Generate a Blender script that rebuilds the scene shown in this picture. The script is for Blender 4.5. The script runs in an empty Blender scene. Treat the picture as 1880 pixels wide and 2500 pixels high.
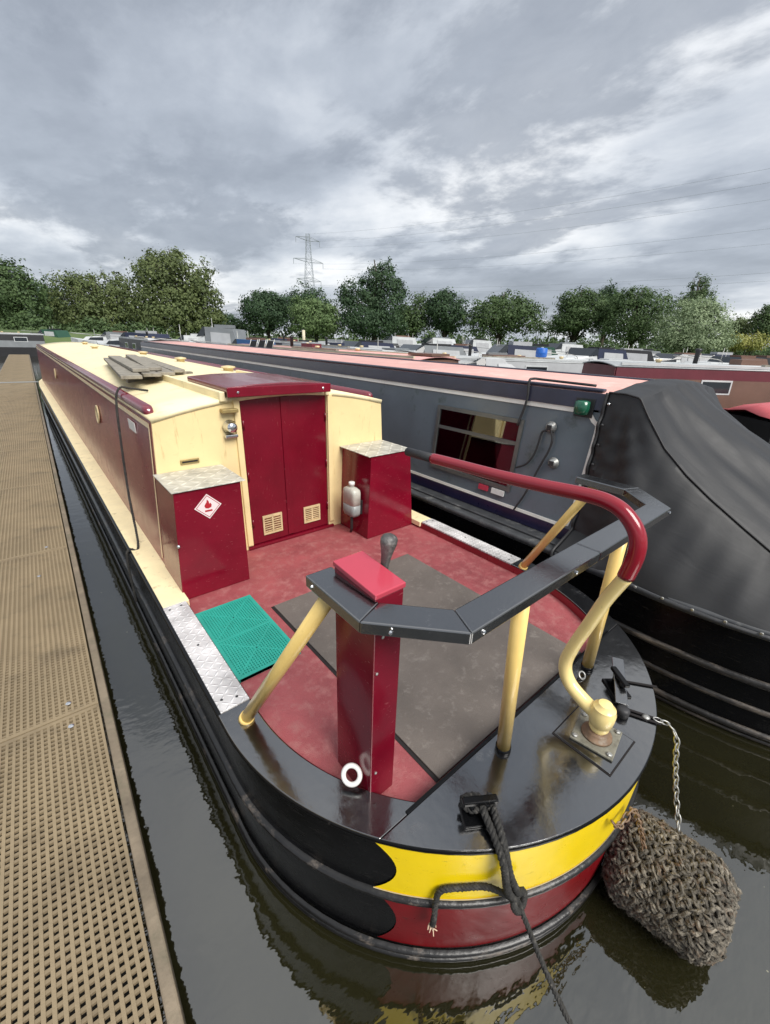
import bpy, bmesh, math, random
from mathutils import Vector, Matrix
random.seed(7)
S = bpy.context.scene
COL = S.collection

# ------------------------------------------------------------------ camera
ROT = Matrix(((0.766524, 0.225072, -0.601484), (-0.641452, 0.313983, -0.699968), (0.031313, 0.922365, 0.385048)))
FPX = 1007.89
CAM = Vector((-1.338, 0.0, 2.034))
cam_data = bpy.data.cameras.new('camera')
cam = bpy.data.objects.new('camera', cam_data)
COL.objects.link(cam)
cam_data.sensor_fit = 'VERTICAL'
cam_data.sensor_height = 36.0
cam_data.sensor_width = 36.0
cam_data.lens = FPX * 36.0 / 2500.0
cam_data.clip_start = 0.02
cam_data.clip_end = 6000.0
M4 = ROT.to_4x4()
M4.translation = CAM
cam.matrix_world = M4
S.camera = cam

# ------------------------------------------------------------------ sky
SUN_AZ = math.radians(181.0)     # behind the camera, over the stern
SUN_EL = math.radians(47.0)
world = bpy.data.worlds.new('World')
S.world = world
world.use_nodes = True
wn, wl = world.node_tree.nodes, world.node_tree.links
wn.clear()

def wnode(t, **kw):
    n = wn.new(t)
    for k, v in kw.items():
        setattr(n, k, v)
    return n

def wmath(op, a, b=None, c=None):
    n = wnode('ShaderNodeMath', operation=op)
    for i, v in enumerate((a, b, c)):
        if v is None:
            continue
        if isinstance(v, (int, float)):
            n.inputs[i].default_value = v
        else:
            wl.new(v, n.inputs[i])
    return n.outputs[0]

sky = wnode('ShaderNodeTexSky', sky_type='NISHITA', sun_disc=False)
sky.sun_elevation = SUN_EL
sky.sun_rotation = SUN_AZ
sky.air_density = 1.2
sky.dust_density = 2.0
tc = wnode('ShaderNodeTexCoord')
sep = wnode('ShaderNodeSeparateXYZ')
wl.new(tc.outputs['Generated'], sep.inputs[0])
zc = wmath('ADD', wmath('MAXIMUM', sep.outputs[2], 0.0), 0.16)
px = wmath('DIVIDE', sep.outputs[0], zc)
py = wmath('DIVIDE', sep.outputs[1], zc)
comb = wnode('ShaderNodeCombineXYZ')
wl.new(px, comb.inputs[0])
wl.new(py, comb.inputs[1])

def cloud(scale, detail, rough, dist, loc, rot, stretch):
    mp = wnode('ShaderNodeMapping')
    mp.inputs['Location'].default_value = loc
    mp.inputs['Rotation'].default_value = (0, 0, math.radians(rot))
    mp.inputs['Scale'].default_value = (stretch[0], stretch[1], 1)
    wl.new(comb.outputs[0], mp.inputs[0])
    n = wnode('ShaderNodeTexNoise', noise_dimensions='3D')
    n.inputs['Scale'].default_value = scale
    n.inputs['Detail'].default_value = detail
    n.inputs['Roughness'].default_value = rough
    n.inputs['Distortion'].default_value = dist
    wl.new(mp.outputs[0], n.inputs['Vector'])
    return n.outputs[0]

SKY_SEED = (14.8, 18.6, 0.0)
# high pale sheet
c1 = cloud(0.62, 2, 0.45, 0.2, SKY_SEED, 30, (1.0, 0.75))
c2 = cloud(1.75, 7, 0.55, 0.15, (8.3 + SKY_SEED[0], 2.1, 1.7), 30, (1.0, 0.72))
c3 = cloud(4.6, 7, 0.6, 0.4, (1.3, 5.2, 4.0), 30, (1.0, 0.7))
mix = wmath('ADD', wmath('MULTIPLY', c1, 0.66), wmath('ADD', wmath('MULTIPLY', c2, 0.42), wmath('MULTIPLY', c3, 0.10)))
ramp = wnode('ShaderNodeValToRGB')
cr = ramp.color_ramp
cr.interpolation = 'B_SPLINE'
cr.elements[0].position = 0.40
cr.elements[0].color = (0.270, 0.300, 0.350, 1)
cr.elements[1].position = 0.74
cr.elements[1].color = (0.90, 0.91, 0.92, 1)
for p_, c_ in ((0.48, (0.345, 0.380, 0.438, 1)), (0.55, (0.43, 0.470, 0.535, 1)), (0.61, (0.57, 0.608, 0.665, 1)), (0.67, (0.74, 0.765, 0.80, 1))):
    e = cr.elements.new(p_)
    e.color = c_
wl.new(mix, ramp.inputs[0])
# low dark banks with defined edges in front of it
c4 = cloud(1.25, 10, 0.60, 0.15, (SKY_SEED[1] + 2.4, SKY_SEED[0] * 0.7, 9.0), 18, (1.0, 0.66))
lo = wnode('ShaderNodeMapRange', interpolation_type='SMOOTHSTEP')
lo.inputs['From Min'].default_value = 0.505
lo.inputs['From Max'].default_value = 0.600
lo.inputs['To Max'].default_value = 0.80
wl.new(c4, lo.inputs[0])
lowcol = wnode('ShaderNodeMix', data_type='RGBA')
wl.new(c3, lowcol.inputs['Factor'])
lowcol.inputs['A'].default_value = (0.215, 0.243, 0.292, 1)
lowcol.inputs['B'].default_value = (0.40, 0.437, 0.50, 1)
layers = wnode('ShaderNodeMix', data_type='RGBA')
wl.new(lo.outputs[0], layers.inputs['Factor'])
wl.new(ramp.outputs[0], layers.inputs['A'])
wl.new(lowcol.outputs['Result'], layers.inputs['B'])
SKY_STRENGTH = 0.10
scl = wnode('ShaderNodeVectorMath', operation='SCALE')
wl.new(layers.outputs['Result'], scl.inputs[0])
scl.inputs['Scale'].default_value = 1.0 / SKY_STRENGTH * 0.425
mx = wnode('ShaderNodeMix', data_type='RGBA')
mx.inputs['Factor'].default_value = 0.96        # thin gaps of clear sky glow through the cloud sheet
wl.new(sky.outputs[0], mx.inputs['A'])
wl.new(scl.outputs[0], mx.inputs['B'])
bg = wnode('ShaderNodeBackground')
bg.inputs['Strength'].default_value = SKY_STRENGTH
wl.new(mx.outputs['Result'], bg.inputs['Color'])
wo = wnode('ShaderNodeOutputWorld')
wl.new(bg.outputs[0], wo.inputs[0])

# ------------------------------------------------------------------ sun behind cloud
sd = bpy.data.lights.new('sun', 'SUN')
sd.energy = 1.5
sd.angle = math.radians(35)
sd.color = (1.0, 0.965, 0.91)
so = bpy.data.objects.new('sun', sd)
COL.objects.link(so)
sun_dir = Vector((math.sin(SUN_AZ) * math.cos(SUN_EL), math.cos(SUN_AZ) * math.cos(SUN_EL), math.sin(SUN_EL)))
so.rotation_euler = sun_dir.to_track_quat('Z', 'Y').to_euler()
so.location = (20, 20, 40)

S.view_settings.view_transform = 'Standard'
S.view_settings.look = 'None'
S.view_settings.exposure = 1.45
S.view_settings.gamma = 1.0
S.view_settings.use_curve_mapping = False
S.render.engine = 'CYCLES'
S.cycles.use_denoising = True
S.cycles.max_bounces = 7
S.cycles.caustics_reflective = False
S.cycles.caustics_refractive = False

# ------------------------------------------------------------------ pixel helpers (a pixel gives a direction only)
def ray(x, y):
    return ROT @ Vector(((x - 940) / FPX, -(y - 1250) / FPX, -1.0))
def on_z(x, y, z):
    r = ray(x, y)
    return CAM + r * ((z - CAM.z) / r.z)
def at_depth(x, y, d):
    return CAM + ray(x, y) * d

# ------------------------------------------------------------------ materials
def new_mat(name):
    m = bpy.data.materials.new(name)
    m.use_nodes = True
    nt = m.node_tree
    return m, nt.nodes, nt.links, nt.nodes['Principled BSDF']

def paint(name, col, rough=0.35, var=0.12, scale=4.0, bump=0.0, bscale=60.0, metal=0.0, coat=0.0, spec=0.5,
          wear=None, wear_amt=0.0, wear_scale=9.0, wear_rough=0.7, rvar=0.08, ior=None, island=0.0, wear_map=(1, 1, 1), scum=False):
    """procedural surface: base colour with slow and fine variation, optional wear patches, fine relief"""
    m, n, l, b = new_mat(name)
    t = n.new('ShaderNodeTexCoord')
    a = n.new('ShaderNodeTexNoise'); a.inputs['Scale'].default_value = scale; a.inputs['Detail'].default_value = 6; a.inputs['Roughness'].default_value = 0.62
    l.new(t.outputs['Object'], a.inputs['Vector'])
    r = n.new('ShaderNodeMapRange'); r.inputs['From Min'].default_value = 0.3; r.inputs['From Max'].default_value = 0.7
    r.inputs['To Min'].default_value = 1 - var; r.inputs['To Max'].default_value = 1 + var
    l.new(a.outputs[0], r.inputs[0])
    sc = n.new('ShaderNodeVectorMath'); sc.operation = 'SCALE'
    sc.inputs[0].default_value = col[:3]
    l.new(r.outputs[0], sc.inputs['Scale'])
    out = sc.outputs[0]
    if island > 0:
        g = n.new('ShaderNodeNewGeometry')
        r2 = n.new('ShaderNodeMapRange'); r2.inputs['To Min'].default_value = 1 - island; r2.inputs['To Max'].default_value = 1 + island
        l.new(g.outputs['Random Per Island'], r2.inputs[0])
        s2 = n.new('ShaderNodeVectorMath'); s2.operation = 'SCALE'
        l.new(out, s2.inputs[0]); l.new(r2.outputs[0], s2.inputs['Scale'])
        out = s2.outputs[0]
    rr = n.new('ShaderNodeMapRange'); rr.inputs['To Min'].default_value = max(0.0, rough - rvar); rr.inputs['To Max'].default_value = min(1, rough + rvar)
    a2 = n.new('ShaderNodeTexNoise'); a2.inputs['Scale'].default_value = scale * 4.3; a2.inputs['Detail'].default_value = 5
    l.new(t.outputs['Object'], a2.inputs['Vector'])
    l.new(a2.outputs[0], rr.inputs[0])
    rout = rr.outputs[0]
    if wear is not None and wear_amt > 0:
        w = n.new('ShaderNodeTexNoise'); w.inputs['Scale'].default_value = wear_scale; w.inputs['Detail'].default_value = 9; w.inputs['Roughness'].default_value = 0.72
        wm = n.new('ShaderNodeMapping'); wm.inputs['Scale'].default_value = wear_map
        l.new(t.outputs['Object'], wm.inputs[0]); l.new(wm.outputs[0], w.inputs['Vector'])
        wr = n.new('ShaderNodeMapRange'); wr.inputs['From Min'].default_value = 0.64 - 0.26 * wear_amt; wr.inputs['From Max'].default_value = 0.74 - 0.12 * wear_amt
        l.new(w.outputs[0], wr.inputs[0])
        mixn = n.new('ShaderNodeMix'); mixn.data_type = 'RGBA'
        l.new(wr.outputs[0], mixn.inputs['Factor']); l.new(out, mixn.inputs['A']); mixn.inputs['B'].default_value = (*wear[:3], 1)
        out = mixn.outputs['Result']
        m2 = n.new('ShaderNodeMix'); m2.data_type = 'FLOAT'
        l.new(wr.outputs[0], m2.inputs['Factor']); l.new(rout, m2.inputs['A']); m2.inputs['B'].default_value = wear_rough
        rout = m2.outputs['Result']
    if scum:
        # dried scum and weed along the waterline
        sz = n.new('ShaderNodeSeparateXYZ'); l.new(t.outputs['Object'], sz.inputs[0])
        sn = n.new('ShaderNodeTexNoise'); sn.inputs['Scale'].default_value = 14; sn.inputs['Detail'].default_value = 6
        l.new(t.outputs['Object'], sn.inputs['Vector'])
        s1 = n.new('ShaderNodeMath'); s1.operation = 'MULTIPLY_ADD'; s1.inputs[1].default_value = 0.10; l.new(sn.outputs[0], s1.inputs[0]); s1.inputs[2].default_value = -0.01
        s2 = n.new('ShaderNodeMapRange'); s2.inputs['From Min'].default_value = -0.015; s2.inputs['From Max'].default_value = 0.02; 
        s3 = n.new('ShaderNodeMath'); s3.operation = 'SUBTRACT'; l.new(s1.outputs[0], s3.inputs[0]); l.new(sz.outputs[2], s3.inputs[1]); l.new(s3.outputs[0], s2.inputs[0])
        s4 = n.new('ShaderNodeMath'); s4.operation = 'MULTIPLY'; s4.inputs[1].default_value = 0.75; l.new(s2.outputs[0], s4.inputs[0])
        sm = n.new('ShaderNodeMix'); sm.data_type = 'RGBA'; l.new(s4.outputs[0], sm.inputs['Factor']); l.new(out, sm.inputs['A']); sm.inputs['B'].default_value = (0.062, 0.058, 0.036, 1)
        out = sm.outputs['Result']
    l.new(out, b.inputs['Base Color'])
    l.new(rout, b.inputs['Roughness'])
    b.inputs['Metallic'].default_value = metal
    b.inputs['Specular IOR Level'].default_value = spec
    b.inputs['Coat Weight'].default_value = coat
    b.inputs['Coat Roughness'].default_value = 0.06
    if ior: b.inputs['IOR'].default_value = ior
    if bump > 0:
        f = n.new('ShaderNodeTexNoise'); f.inputs['Scale'].default_value = bscale; f.inputs['Detail'].default_value = 4
        l.new(t.outputs['Object'], f.inputs['Vector'])
        bp = n.new('ShaderNodeBump'); bp.inputs['Strength'].default_value = bump; bp.inputs['Distance'].default_value = 0.01
        l.new(f.outputs[0], bp.inputs['Height'])
        l.new(bp.outputs[0], b.inputs['Normal'])
    return m

def chequer(name, col, cell=0.026):
    """worn aluminium chequer plate: raised lozenges turned alternately"""
    m, n, l, b = new_mat(name)
    t = n.new('ShaderNodeTexCoord')
    sp = n.new('ShaderNodeSeparateXYZ'); l.new(t.outputs['Object'], sp.inputs[0])
    def mt(op, a, c=None, d=None):
        q = n.new('ShaderNodeMath'); q.operation = op
        for i, v in enumerate((a, c, d)):
            if v is None: continue
            if isinstance(v, (int, float)): q.inputs[i].default_value = v
            else: l.new(v, q.inputs[i])
        return q.outputs[0]
    u = mt('DIVIDE', sp.outputs[0], cell); v = mt('DIVIDE', sp.outputs[1], cell)
    cu = mt('FLOOR', u); cv = mt('FLOOR', v)
    fu = mt('SUBTRACT', mt('SUBTRACT', u, cu), 0.5); fv = mt('SUBTRACT', mt('SUBTRACT', v, cv), 0.5)
    par = mt('FLOORED_MODULO', mt('ADD', cu, cv), 2.0)
    sgn = mt('SUBTRACT', mt('MULTIPLY', par, 2.0), 1.0)
    fu2 = mt('MULTIPLY', fu, sgn)
    A = mt('ADD', fu2, fv); B = mt('SUBTRACT', fu2, fv)
    h = mt('SUBTRACT', 1.0, mt('ADD', mt('POWER', mt('MULTIPLY', mt('ABSOLUTE', A), 1.25), 2.0), mt('POWER', mt('MULTIPLY', mt('ABSOLUTE', B), 4.2), 2.0)))
    h = mt('MAXIMUM', h, 0.0)
    bp = n.new('ShaderNodeBump'); bp.inputs['Strength'].default_value = 0.9; bp.inputs['Distance'].default_value = 0.004
    l.new(h, bp.inputs['Height']); l.new(bp.outputs[0], b.inputs['Normal'])
    no = n.new('ShaderNodeTexNoise'); no.inputs['Scale'].default_value = 11; no.inputs['Detail'].default_value = 7
    l.new(t.outputs['Object'], no.inputs['Vector'])
    mr = n.new('ShaderNodeMapRange'); mr.inputs['From Min'].default_value = .3; mr.inputs['From Max'].default_value = .72; mr.inputs['To Min'].default_value = 0.6; mr.inputs['To Max'].default_value = 1.12
    l.new(no.outputs[0], mr.inputs[0])
    hi = mt('MULTIPLY_ADD', mt('MINIMUM', h, 0.5), 0.55, 0.80)
    sc = n.new('ShaderNodeVectorMath'); sc.operation = 'SCALE'; sc.inputs[0].default_value = col
    l.new(mt('MULTIPLY', mr.outputs[0], hi), sc.inputs['Scale'])
    l.new(sc.outputs[0], b.inputs['Base Color'])
    b.inputs['Metallic'].default_value = 0.12
    b.inputs['Roughness'].default_value = 0.42
    return m

def glass(name, tint=(0.9, 0.95, 0.95), ior=1.6):
    """thin pane: clear with a Fresnel mirror reflection"""
    m, n, l, b = new_mat(name)
    tr = n.new('ShaderNodeBsdfTransparent'); tr.inputs[0].default_value = (*tint, 1)
    gl = n.new('ShaderNodeBsdfGlossy'); gl.inputs['Roughness'].default_value = 0.02
    fr_ = n.new('ShaderNodeFresnel'); fr_.inputs[0].default_value = ior
    ms = n.new('ShaderNodeMixShader')
    l.new(fr_.outputs[0], ms.inputs[0]); l.new(tr.outputs[0], ms.inputs[1]); l.new(gl.outputs[0], ms.inputs[2])
    l.new(ms.outputs[0], n['Material Output'].inputs['Surface'])
    return m

MAROON = (0.165, 0.0045, 0.016)
MT = {}
MT['maroon'] = paint('maroon_gloss', (0.178, 0.0045, 0.0175), 0.16, 0.20, 3, bump=0.11, bscale=8, spec=0.46, wear=(0.27, 0.06, 0.07), wear_amt=0.12, wear_scale=34, wear_map=(1, 1, 2.5))
MT['maroon_side'] = paint('maroon_side', (0.200, 0.007, 0.030), 0.20, 0.16, 2, bump=0.04, bscale=3, spec=0.22, wear=(0.16, 0.03, 0.045), wear_amt=0.08, wear_scale=15, wear_map=(1, .4, 2))
MT['maroon_door'] = paint('maroon_door', (0.155, 0.0035, 0.0145), 0.18, 0.20, 3, bump=0.11, bscale=9, spec=0.46, wear=(0.25, 0.05, 0.06), wear_amt=0.11, wear_scale=30, wear_map=(3, 1, .6))
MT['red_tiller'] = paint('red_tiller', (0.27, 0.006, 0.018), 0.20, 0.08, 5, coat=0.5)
MT['red_top'] = paint('red_faded_skylit', (0.50, 0.055, 0.088), 0.20, 0.06, 4, coat=0.3)  # faded red, with sky reflection on the pillar top lightened into the colour
MT['cream'] = paint('cream_paint', (0.86, 0.69, 0.365), 0.30, 0.09, 3, bump=0.08, bscale=18, wear=(0.56, 0.41, 0.19), wear_amt=0.20, wear_scale=7, wear_map=(4, 4, 0.5), wear_rough=0.5)
MT['cream_deck'] = paint('cream_deck', (0.88, 0.76, 0.46), 0.55, 0.09, 5, bump=0.12, bscale=90, wear=(0.45, 0.36, 0.2), wear_amt=0.24, wear_scale=13)
MT['cream_roof'] = paint('cream_roof', (0.88, 0.77, 0.48), 0.50, 0.08, 3, bump=0.10, bscale=70, wear=(0.58, 0.49, 0.29), wear_amt=0.22, wear_scale=5)
MT['cream_trim'] = paint('cream_trim', (0.84, 0.66, 0.40), 0.35, 0.06, 8)
MT['yellow_tube'] = paint('yellow_tube', (0.92, 0.655, 0.220), 0.24, 0.08, 7, coat=0.2, bump=0.05, bscale=45, wear=(0.50, 0.30, 0.07), wear_amt=0.06, wear_scale=30)
MT['yellow_swan'] = paint('yellow_swan', (0.92, 0.73, 0.315), 0.22, 0.07, 7, coat=0.2, bump=0.05, bscale=45, wear=(0.5, 0.34, 0.12), wear_amt=0.06, wear_scale=30)
MT['yellow_stern'] = paint('yellow_stern', (0.97, 0.70, 0.006), 0.30, 0.05, 6, bump=0.06, bscale=30, wear=(0.35, 0.26, 0.03), wear_amt=0.08, wear_scale=16, wear_map=(1, 1, 3))
MT['red_stern'] = paint('red_stern', (0.175, 0.005, 0.008), 0.30, 0.18, 5, bump=0.06, bscale=30, spec=0.3, wear=(0.07, 0.02, 0.018), wear_amt=0.2, wear_scale=14, wear_map=(1, 1, 3))
MT['black_gloss'] = paint('black_gloss', (0.0045, 0.0048, 0.0056), 0.15, 0.3, 6, bump=0.06, bscale=30, ior=2.75, wear=(0.020, 0.021, 0.023), wear_amt=0.26, wear_scale=8, wear_rough=0.34)
MT['rim_black'] = paint('rim_black', (0.0040, 0.0042, 0.0048), 0.20, 0.3, 6, bump=0.06, bscale=30, spec=0.22, wear=(0.05, 0.045, 0.04), wear_amt=0.10, wear_scale=12)
MT['black_rail'] = paint('black_rail', (0.0045, 0.0047, 0.0055), 0.20, 0.2, 9, bump=0.05, bscale=110, ior=3.0, wear=(0.020, 0.020, 0.022), wear_amt=0.2, wear_scale=18, wear_rough=0.34)
MT['hull_black'] = paint('hull_black', (0.0040, 0.0040, 0.0046), 0.26, 0.4, 5, bump=0.12, bscale=16, spec=0.20, wear=(0.030, 0.028, 0.026), wear_amt=0.18, wear_scale=10, wear_map=(1, 1, 5), wear_rough=0.5, scum=True)
MT['strake'] = paint('worn_strake', (0.013, 0.0125, 0.0125), 0.30, 0.4, 8, bump=0.2, bscale=40, wear=(0.20, 0.165, 0.135), wear_amt=0.34, wear_scale=7, wear_map=(1, 1, 3))
MT['floor'] = paint('floor_red', (0.325, 0.078, 0.085), 0.50, 0.20, 4, bump=0.45, bscale=280, wear=(0.40, 0.150, 0.145), wear_amt=0.60, wear_scale=15, wear_rough=0.62)
MT['coaming'] = paint('coaming_red', (0.23, 0.010, 0.020), 0.3, 0.15, 7, coat=0.2)
MT['deck_board'] = paint('grey_deck_board', (0.138, 0.118, 0.104), 0.72, 0.22, 3, bump=0.35, bscale=260, wear=(0.21, 0.185, 0.165), wear_amt=0.40, wear_scale=22)
MT['gap'] = paint('dark_gap', (0.012, 0.009, 0.009), 0.8)
MT['plate'] = chequer('chequer_plate', (0.90, 0.88, 0.87), 0.030)
MT['plate_lid'] = chequer('chequer_lid', (0.70, 0.68, 0.60), 0.058)
MT['green'] = paint('green_plastic', (0.022, 0.335, 0.265), 0.42, 0.12, 8)
MT['brass'] = paint('brass_vent', (0.66, 0.53, 0.30), 0.42, 0.2, 20, metal=0.1)
MT['maroon_hatch'] = paint('maroon_hatch', (0.165, 0.006, 0.020), 0.18, 0.14, 3, bump=0.05, bscale=11, ior=2.0)
MT['brass_dull'] = paint('dull_brass', (0.36, 0.27, 0.11), 0.45, 0.2, 20, metal=0.4)
MT['chrome'] = paint('chrome', (0.75, 0.76, 0.78), 0.12, 0.05, 5, metal=1.0)
MT['steel'] = paint('galvanised', (0.42, 0.42, 0.40), 0.42, 0.25, 25, metal=0.7, bump=0.1, bscale=90)
MT['rusty'] = paint('rusty_steel', (0.20, 0.125, 0.075), 0.6, 0.35, 22, bump=0.2, bscale=70, wear=(0.33, 0.31, 0.26), wear_amt=0.5, wear_scale=12)
MT['grey_plate'] = paint('grimy_plate', (0.20, 0.19, 0.15), 0.5, 0.35, 30, bump=0.2, bscale=80, wear=(0.09, 0.065, 0.04), wear_amt=0.4, wear_scale=18)
MT['white'] = paint('white_plastic', (0.78, 0.77, 0.74), 0.35, 0.06, 10)
MT['tank'] = paint('tank_plastic', (0.50, 0.49, 0.43), 0.35, 0.2, 16)
MT['tank_low'] = paint('tank_fluid', (0.26, 0.27, 0.265), 0.35, 0.2, 16)
MT['rubber'] = paint('black_rubber', (0.028, 0.028, 0.030), 0.55, 0.3, 15)
MT['knob'] = paint('worn_knob', (0.085, 0.082, 0.08), 0.42, 0.5, 20, wear=(0.27, 0.26, 0.25), wear_amt=0.55, wear_scale=22)
MT['rope'] = paint('black_rope', (0.030, 0.029, 0.027), 0.85, 0.5, 40, bump=0.5, bscale=220, wear=(0.12, 0.11, 0.095), wear_amt=0.35, wear_scale=50)
MT['rope_light'] = paint('frayed_rope', (0.62, 0.46, 0.33), 0.9, 0.25, 60)
MT['sticker'] = paint('sticker_white', (0.82, 0.70, 0.70), 0.35, 0.05, 20)
MT['sticker_red'] = paint('sticker_red', (0.42, 0.02, 0.03), 0.35, 0.1, 20)
MT['grating'] = paint('tan_grating', (0.262, 0.202, 0.122), 0.72, 0.14, 2.5, bump=0.15, bscale=160, wear=(0.180, 0.138, 0.084), wear_amt=0.45, wear_scale=3.2)
MT['grating_cross'] = paint('tan_grating_cross', (0.225, 0.172, 0.103), 0.75, 0.14, 2.5, wear=(0.15, 0.115, 0.07), wear_amt=0.45, wear_scale=3.2)
MT['timber_edge'] = paint('timber_edge', (0.20, 0.160, 0.112), 0.7, 0.3, 6, bump=0.3, bscale=50, wear=(0.14, 0.125, 0.08), wear_amt=0.5, wear_scale=5)
MT['float'] = paint('pontoon_float', (0.035, 0.034, 0.030), 0.7, 0.3, 5)
MT['planks'] = paint('weathered_plank', (0.27, 0.245, 0.20), 0.75, 0.35, 8, bump=0.35, bscale=45, wear=(0.10, 0.085, 0.065), wear_amt=0.45, wear_scale=9)

# ------------------------------------------------------------------ mesh helpers
class MB:
    def __init__(self):
        self.v, self.f, self.mi = [], [], []
    def add(self, vs, fs, mi=0):
        o = len(self.v)
        self.v += [Vector(x) for x in vs]
        self.f += [[i + o for i in f] for f in fs]
        self.mi += [mi] * len(fs)
        return self
    def box(self, c, s, rot=None, mi=0):
        hx, hy, hz = s[0] / 2, s[1] / 2, s[2] / 2
        vs = [Vector((x, y, z)) for z in (-hz, hz) for y in (-hy, hy) for x in (-hx, hx)]
        if rot is not None:
            vs = [rot @ q for q in vs]
        vs = [q + Vector(c) for q in vs]
        return self.add(vs, [(0, 2, 3, 1), (4, 5, 7, 6), (0, 1, 5, 4), (2, 6, 7, 3), (0, 4, 6, 2), (1, 3, 7, 5)], mi)
    def bounds(self, x0, x1, y0, y1, z0, z1, mi=0):
        return self.box(((x0 + x1) / 2, (y0 + y1) / 2, (z0 + z1) / 2), (x1 - x0, y1 - y0, z1 - z0), None, mi)
    def hexa(self, p, mi=0):          # 8 points: bottom 4 ccw, top 4 ccw
        return self.add(p, [(3, 2, 1, 0), (4, 5, 6, 7), (0, 1, 5, 4), (1, 2, 6, 5), (2, 3, 7, 6), (3, 0, 4, 7)], mi)
    def prism(self, poly, z0, z1, mi=0):
        n = len(poly)
        vs = [(p[0], p[1], z0) for p in poly] + [(p[0], p[1], z1) for p in poly]
        fs = [list(range(n - 1, -1, -1)), list(range(n, 2 * n))] + [(i, (i + 1) % n, n + (i + 1) % n, n + i) for i in range(n)]
        return self.add(vs, fs, mi)
    def extr(self, poly, d, mi=0):    # planar polygon of 3D points, extruded by the vector d
        n = len(poly); d = Vector(d)
        vs = [Vector(p) for p in poly] + [Vector(p) + d for p in poly]
        fs = [list(range(n - 1, -1, -1)), list(range(n, 2 * n))] + [(i, (i + 1) % n, n + (i + 1) % n, n + i) for i in range(n)]
        return self.add(vs, fs, mi)
    def tube(self, path, r, n=10, caps=True, mi=0, closed=False):
        path = [Vector(p) for p in path]
        m = len(path)
        rs = r if isinstance(r, (list, tuple)) else [r] * m
        rings = []; up = None
        for i, p in enumerate(path):
            if closed: t = path[(i + 1) % m] - path[i - 1]
            else: t = path[min(i + 1, m - 1)] - path[max(i - 1, 0)]
            if t.length < 1e-9: t = Vector((0, 0, 1))
            t.normalize()
            if up is None:
                a = Vector((0, 0, 1)) if abs(t.z) < 0.9 else Vector((1, 0, 0))
                up = (a - t * a.dot(t)).normalized()
            else:
                up = up - t * up.dot(t)
                up = up.normalized() if up.length > 1e-6 else Vector((1, 0, 0))
            sd_ = t.cross(up)
            rings.append([p + (up * math.cos(2 * math.pi * k / n) + sd_ * math.sin(2 * math.pi * k / n)) * rs[i] for k in range(n)])
        vs = [q for rg in rings for q in rg]
        fs = []
        for i in range(m if closed else m - 1):
            j = (i + 1) % m
            for k in range(n):
                fs.append((i * n + k, i * n + (k + 1) % n, j * n + (k + 1) % n, j * n + k))
        if caps and not closed:
            fs += [list(range(n - 1, -1, -1)), list(range((m - 1) * n, m * n))]
        return self.add(vs, fs, mi)
    def lathe(self, prof, c=(0, 0, 0), n=16, axis='Z', mi=0):
        vs = []; c = Vector(c)
        for r, h in prof:
            for k in range(n):
                a = 2 * math.pi * k / n
                q = (r * math.cos(a), r * math.sin(a), h)
                if axis == 'Y': q = (q[0], q[2], -q[1])
                elif axis == 'X': q = (q[2], q[0], q[1])
                vs.append(c + Vector(q))
        m = len(prof)
        fs = [(i * n + k, i * n + (k + 1) % n, (i + 1) * n + (k + 1) % n, (i + 1) * n + k) for i in range(m - 1) for k in range(n)]
        fs += [list(range(n - 1, -1, -1)), list(range((m - 1) * n, m * n))]
        return self.add(vs, fs, mi)
    def grid(self, rows, mi=0):       # rows of points of one length
        n = len(rows[0])
        vs = [p for r in rows for p in r]
        fs = [(i * n + k, i * n + k + 1, (i + 1) * n + k + 1, (i + 1) * n + k) for i in range(len(rows) - 1) for k in range(n - 1)]
        return self.add(vs, fs, mi)
    def mesh(self, name, mats, smooth=False, off=None):
        me = bpy.data.meshes.new(name)
        vs = self.v if off is None else [q - off for q in self.v]
        me.from_pydata([tuple(q) for q in vs], [], self.f)
        for mm in (mats if isinstance(mats, (list, tuple)) else [mats]):
            me.materials.append(MT[mm] if isinstance(mm, str) else mm)
        if any(self.mi):
            me.polygons.foreach_set('material_index', self.mi)
        if smooth:
            me.polygons.foreach_set('use_smooth', [True] * len(me.polygons))
        me.update()
        return me
    def build(self, name, mats, parent=None, smooth=False, bevel=0.0, fix=True, solid=0.0, autos=False):
        off = None
        if parent is not None:
            off = Vector((0, 0, 0)); q = parent
            while q is not None:
                off += q.location; q = q.parent
        me = self.mesh(name, mats, smooth, off)
        if fix:
            bm = bmesh.new(); bm.from_mesh(me)
            bmesh.ops.recalc_face_normals(bm, faces=bm.faces)
            bm.to_mesh(me); bm.free()
        if autos:
            me.polygons.foreach_set('use_smooth', [True] * len(me.polygons))
            me.set_sharp_from_angle(angle=math.radians(35))
        o = bpy.data.objects.new(name, me)
        COL.objects.link(o)
        if parent is not None: o.parent = parent
        if solid:
            s_ = o.modifiers.new('thickness', 'SOLIDIFY'); s_.thickness = solid; s_.offset = -1
        if bevel > 0:
            b_ = o.modifiers.new('bevel', 'BEVEL'); b_.width = bevel; b_.segments = 2; b_.limit_method = 'ANGLE'; b_.angle_limit = math.radians(40)
        return o

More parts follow.
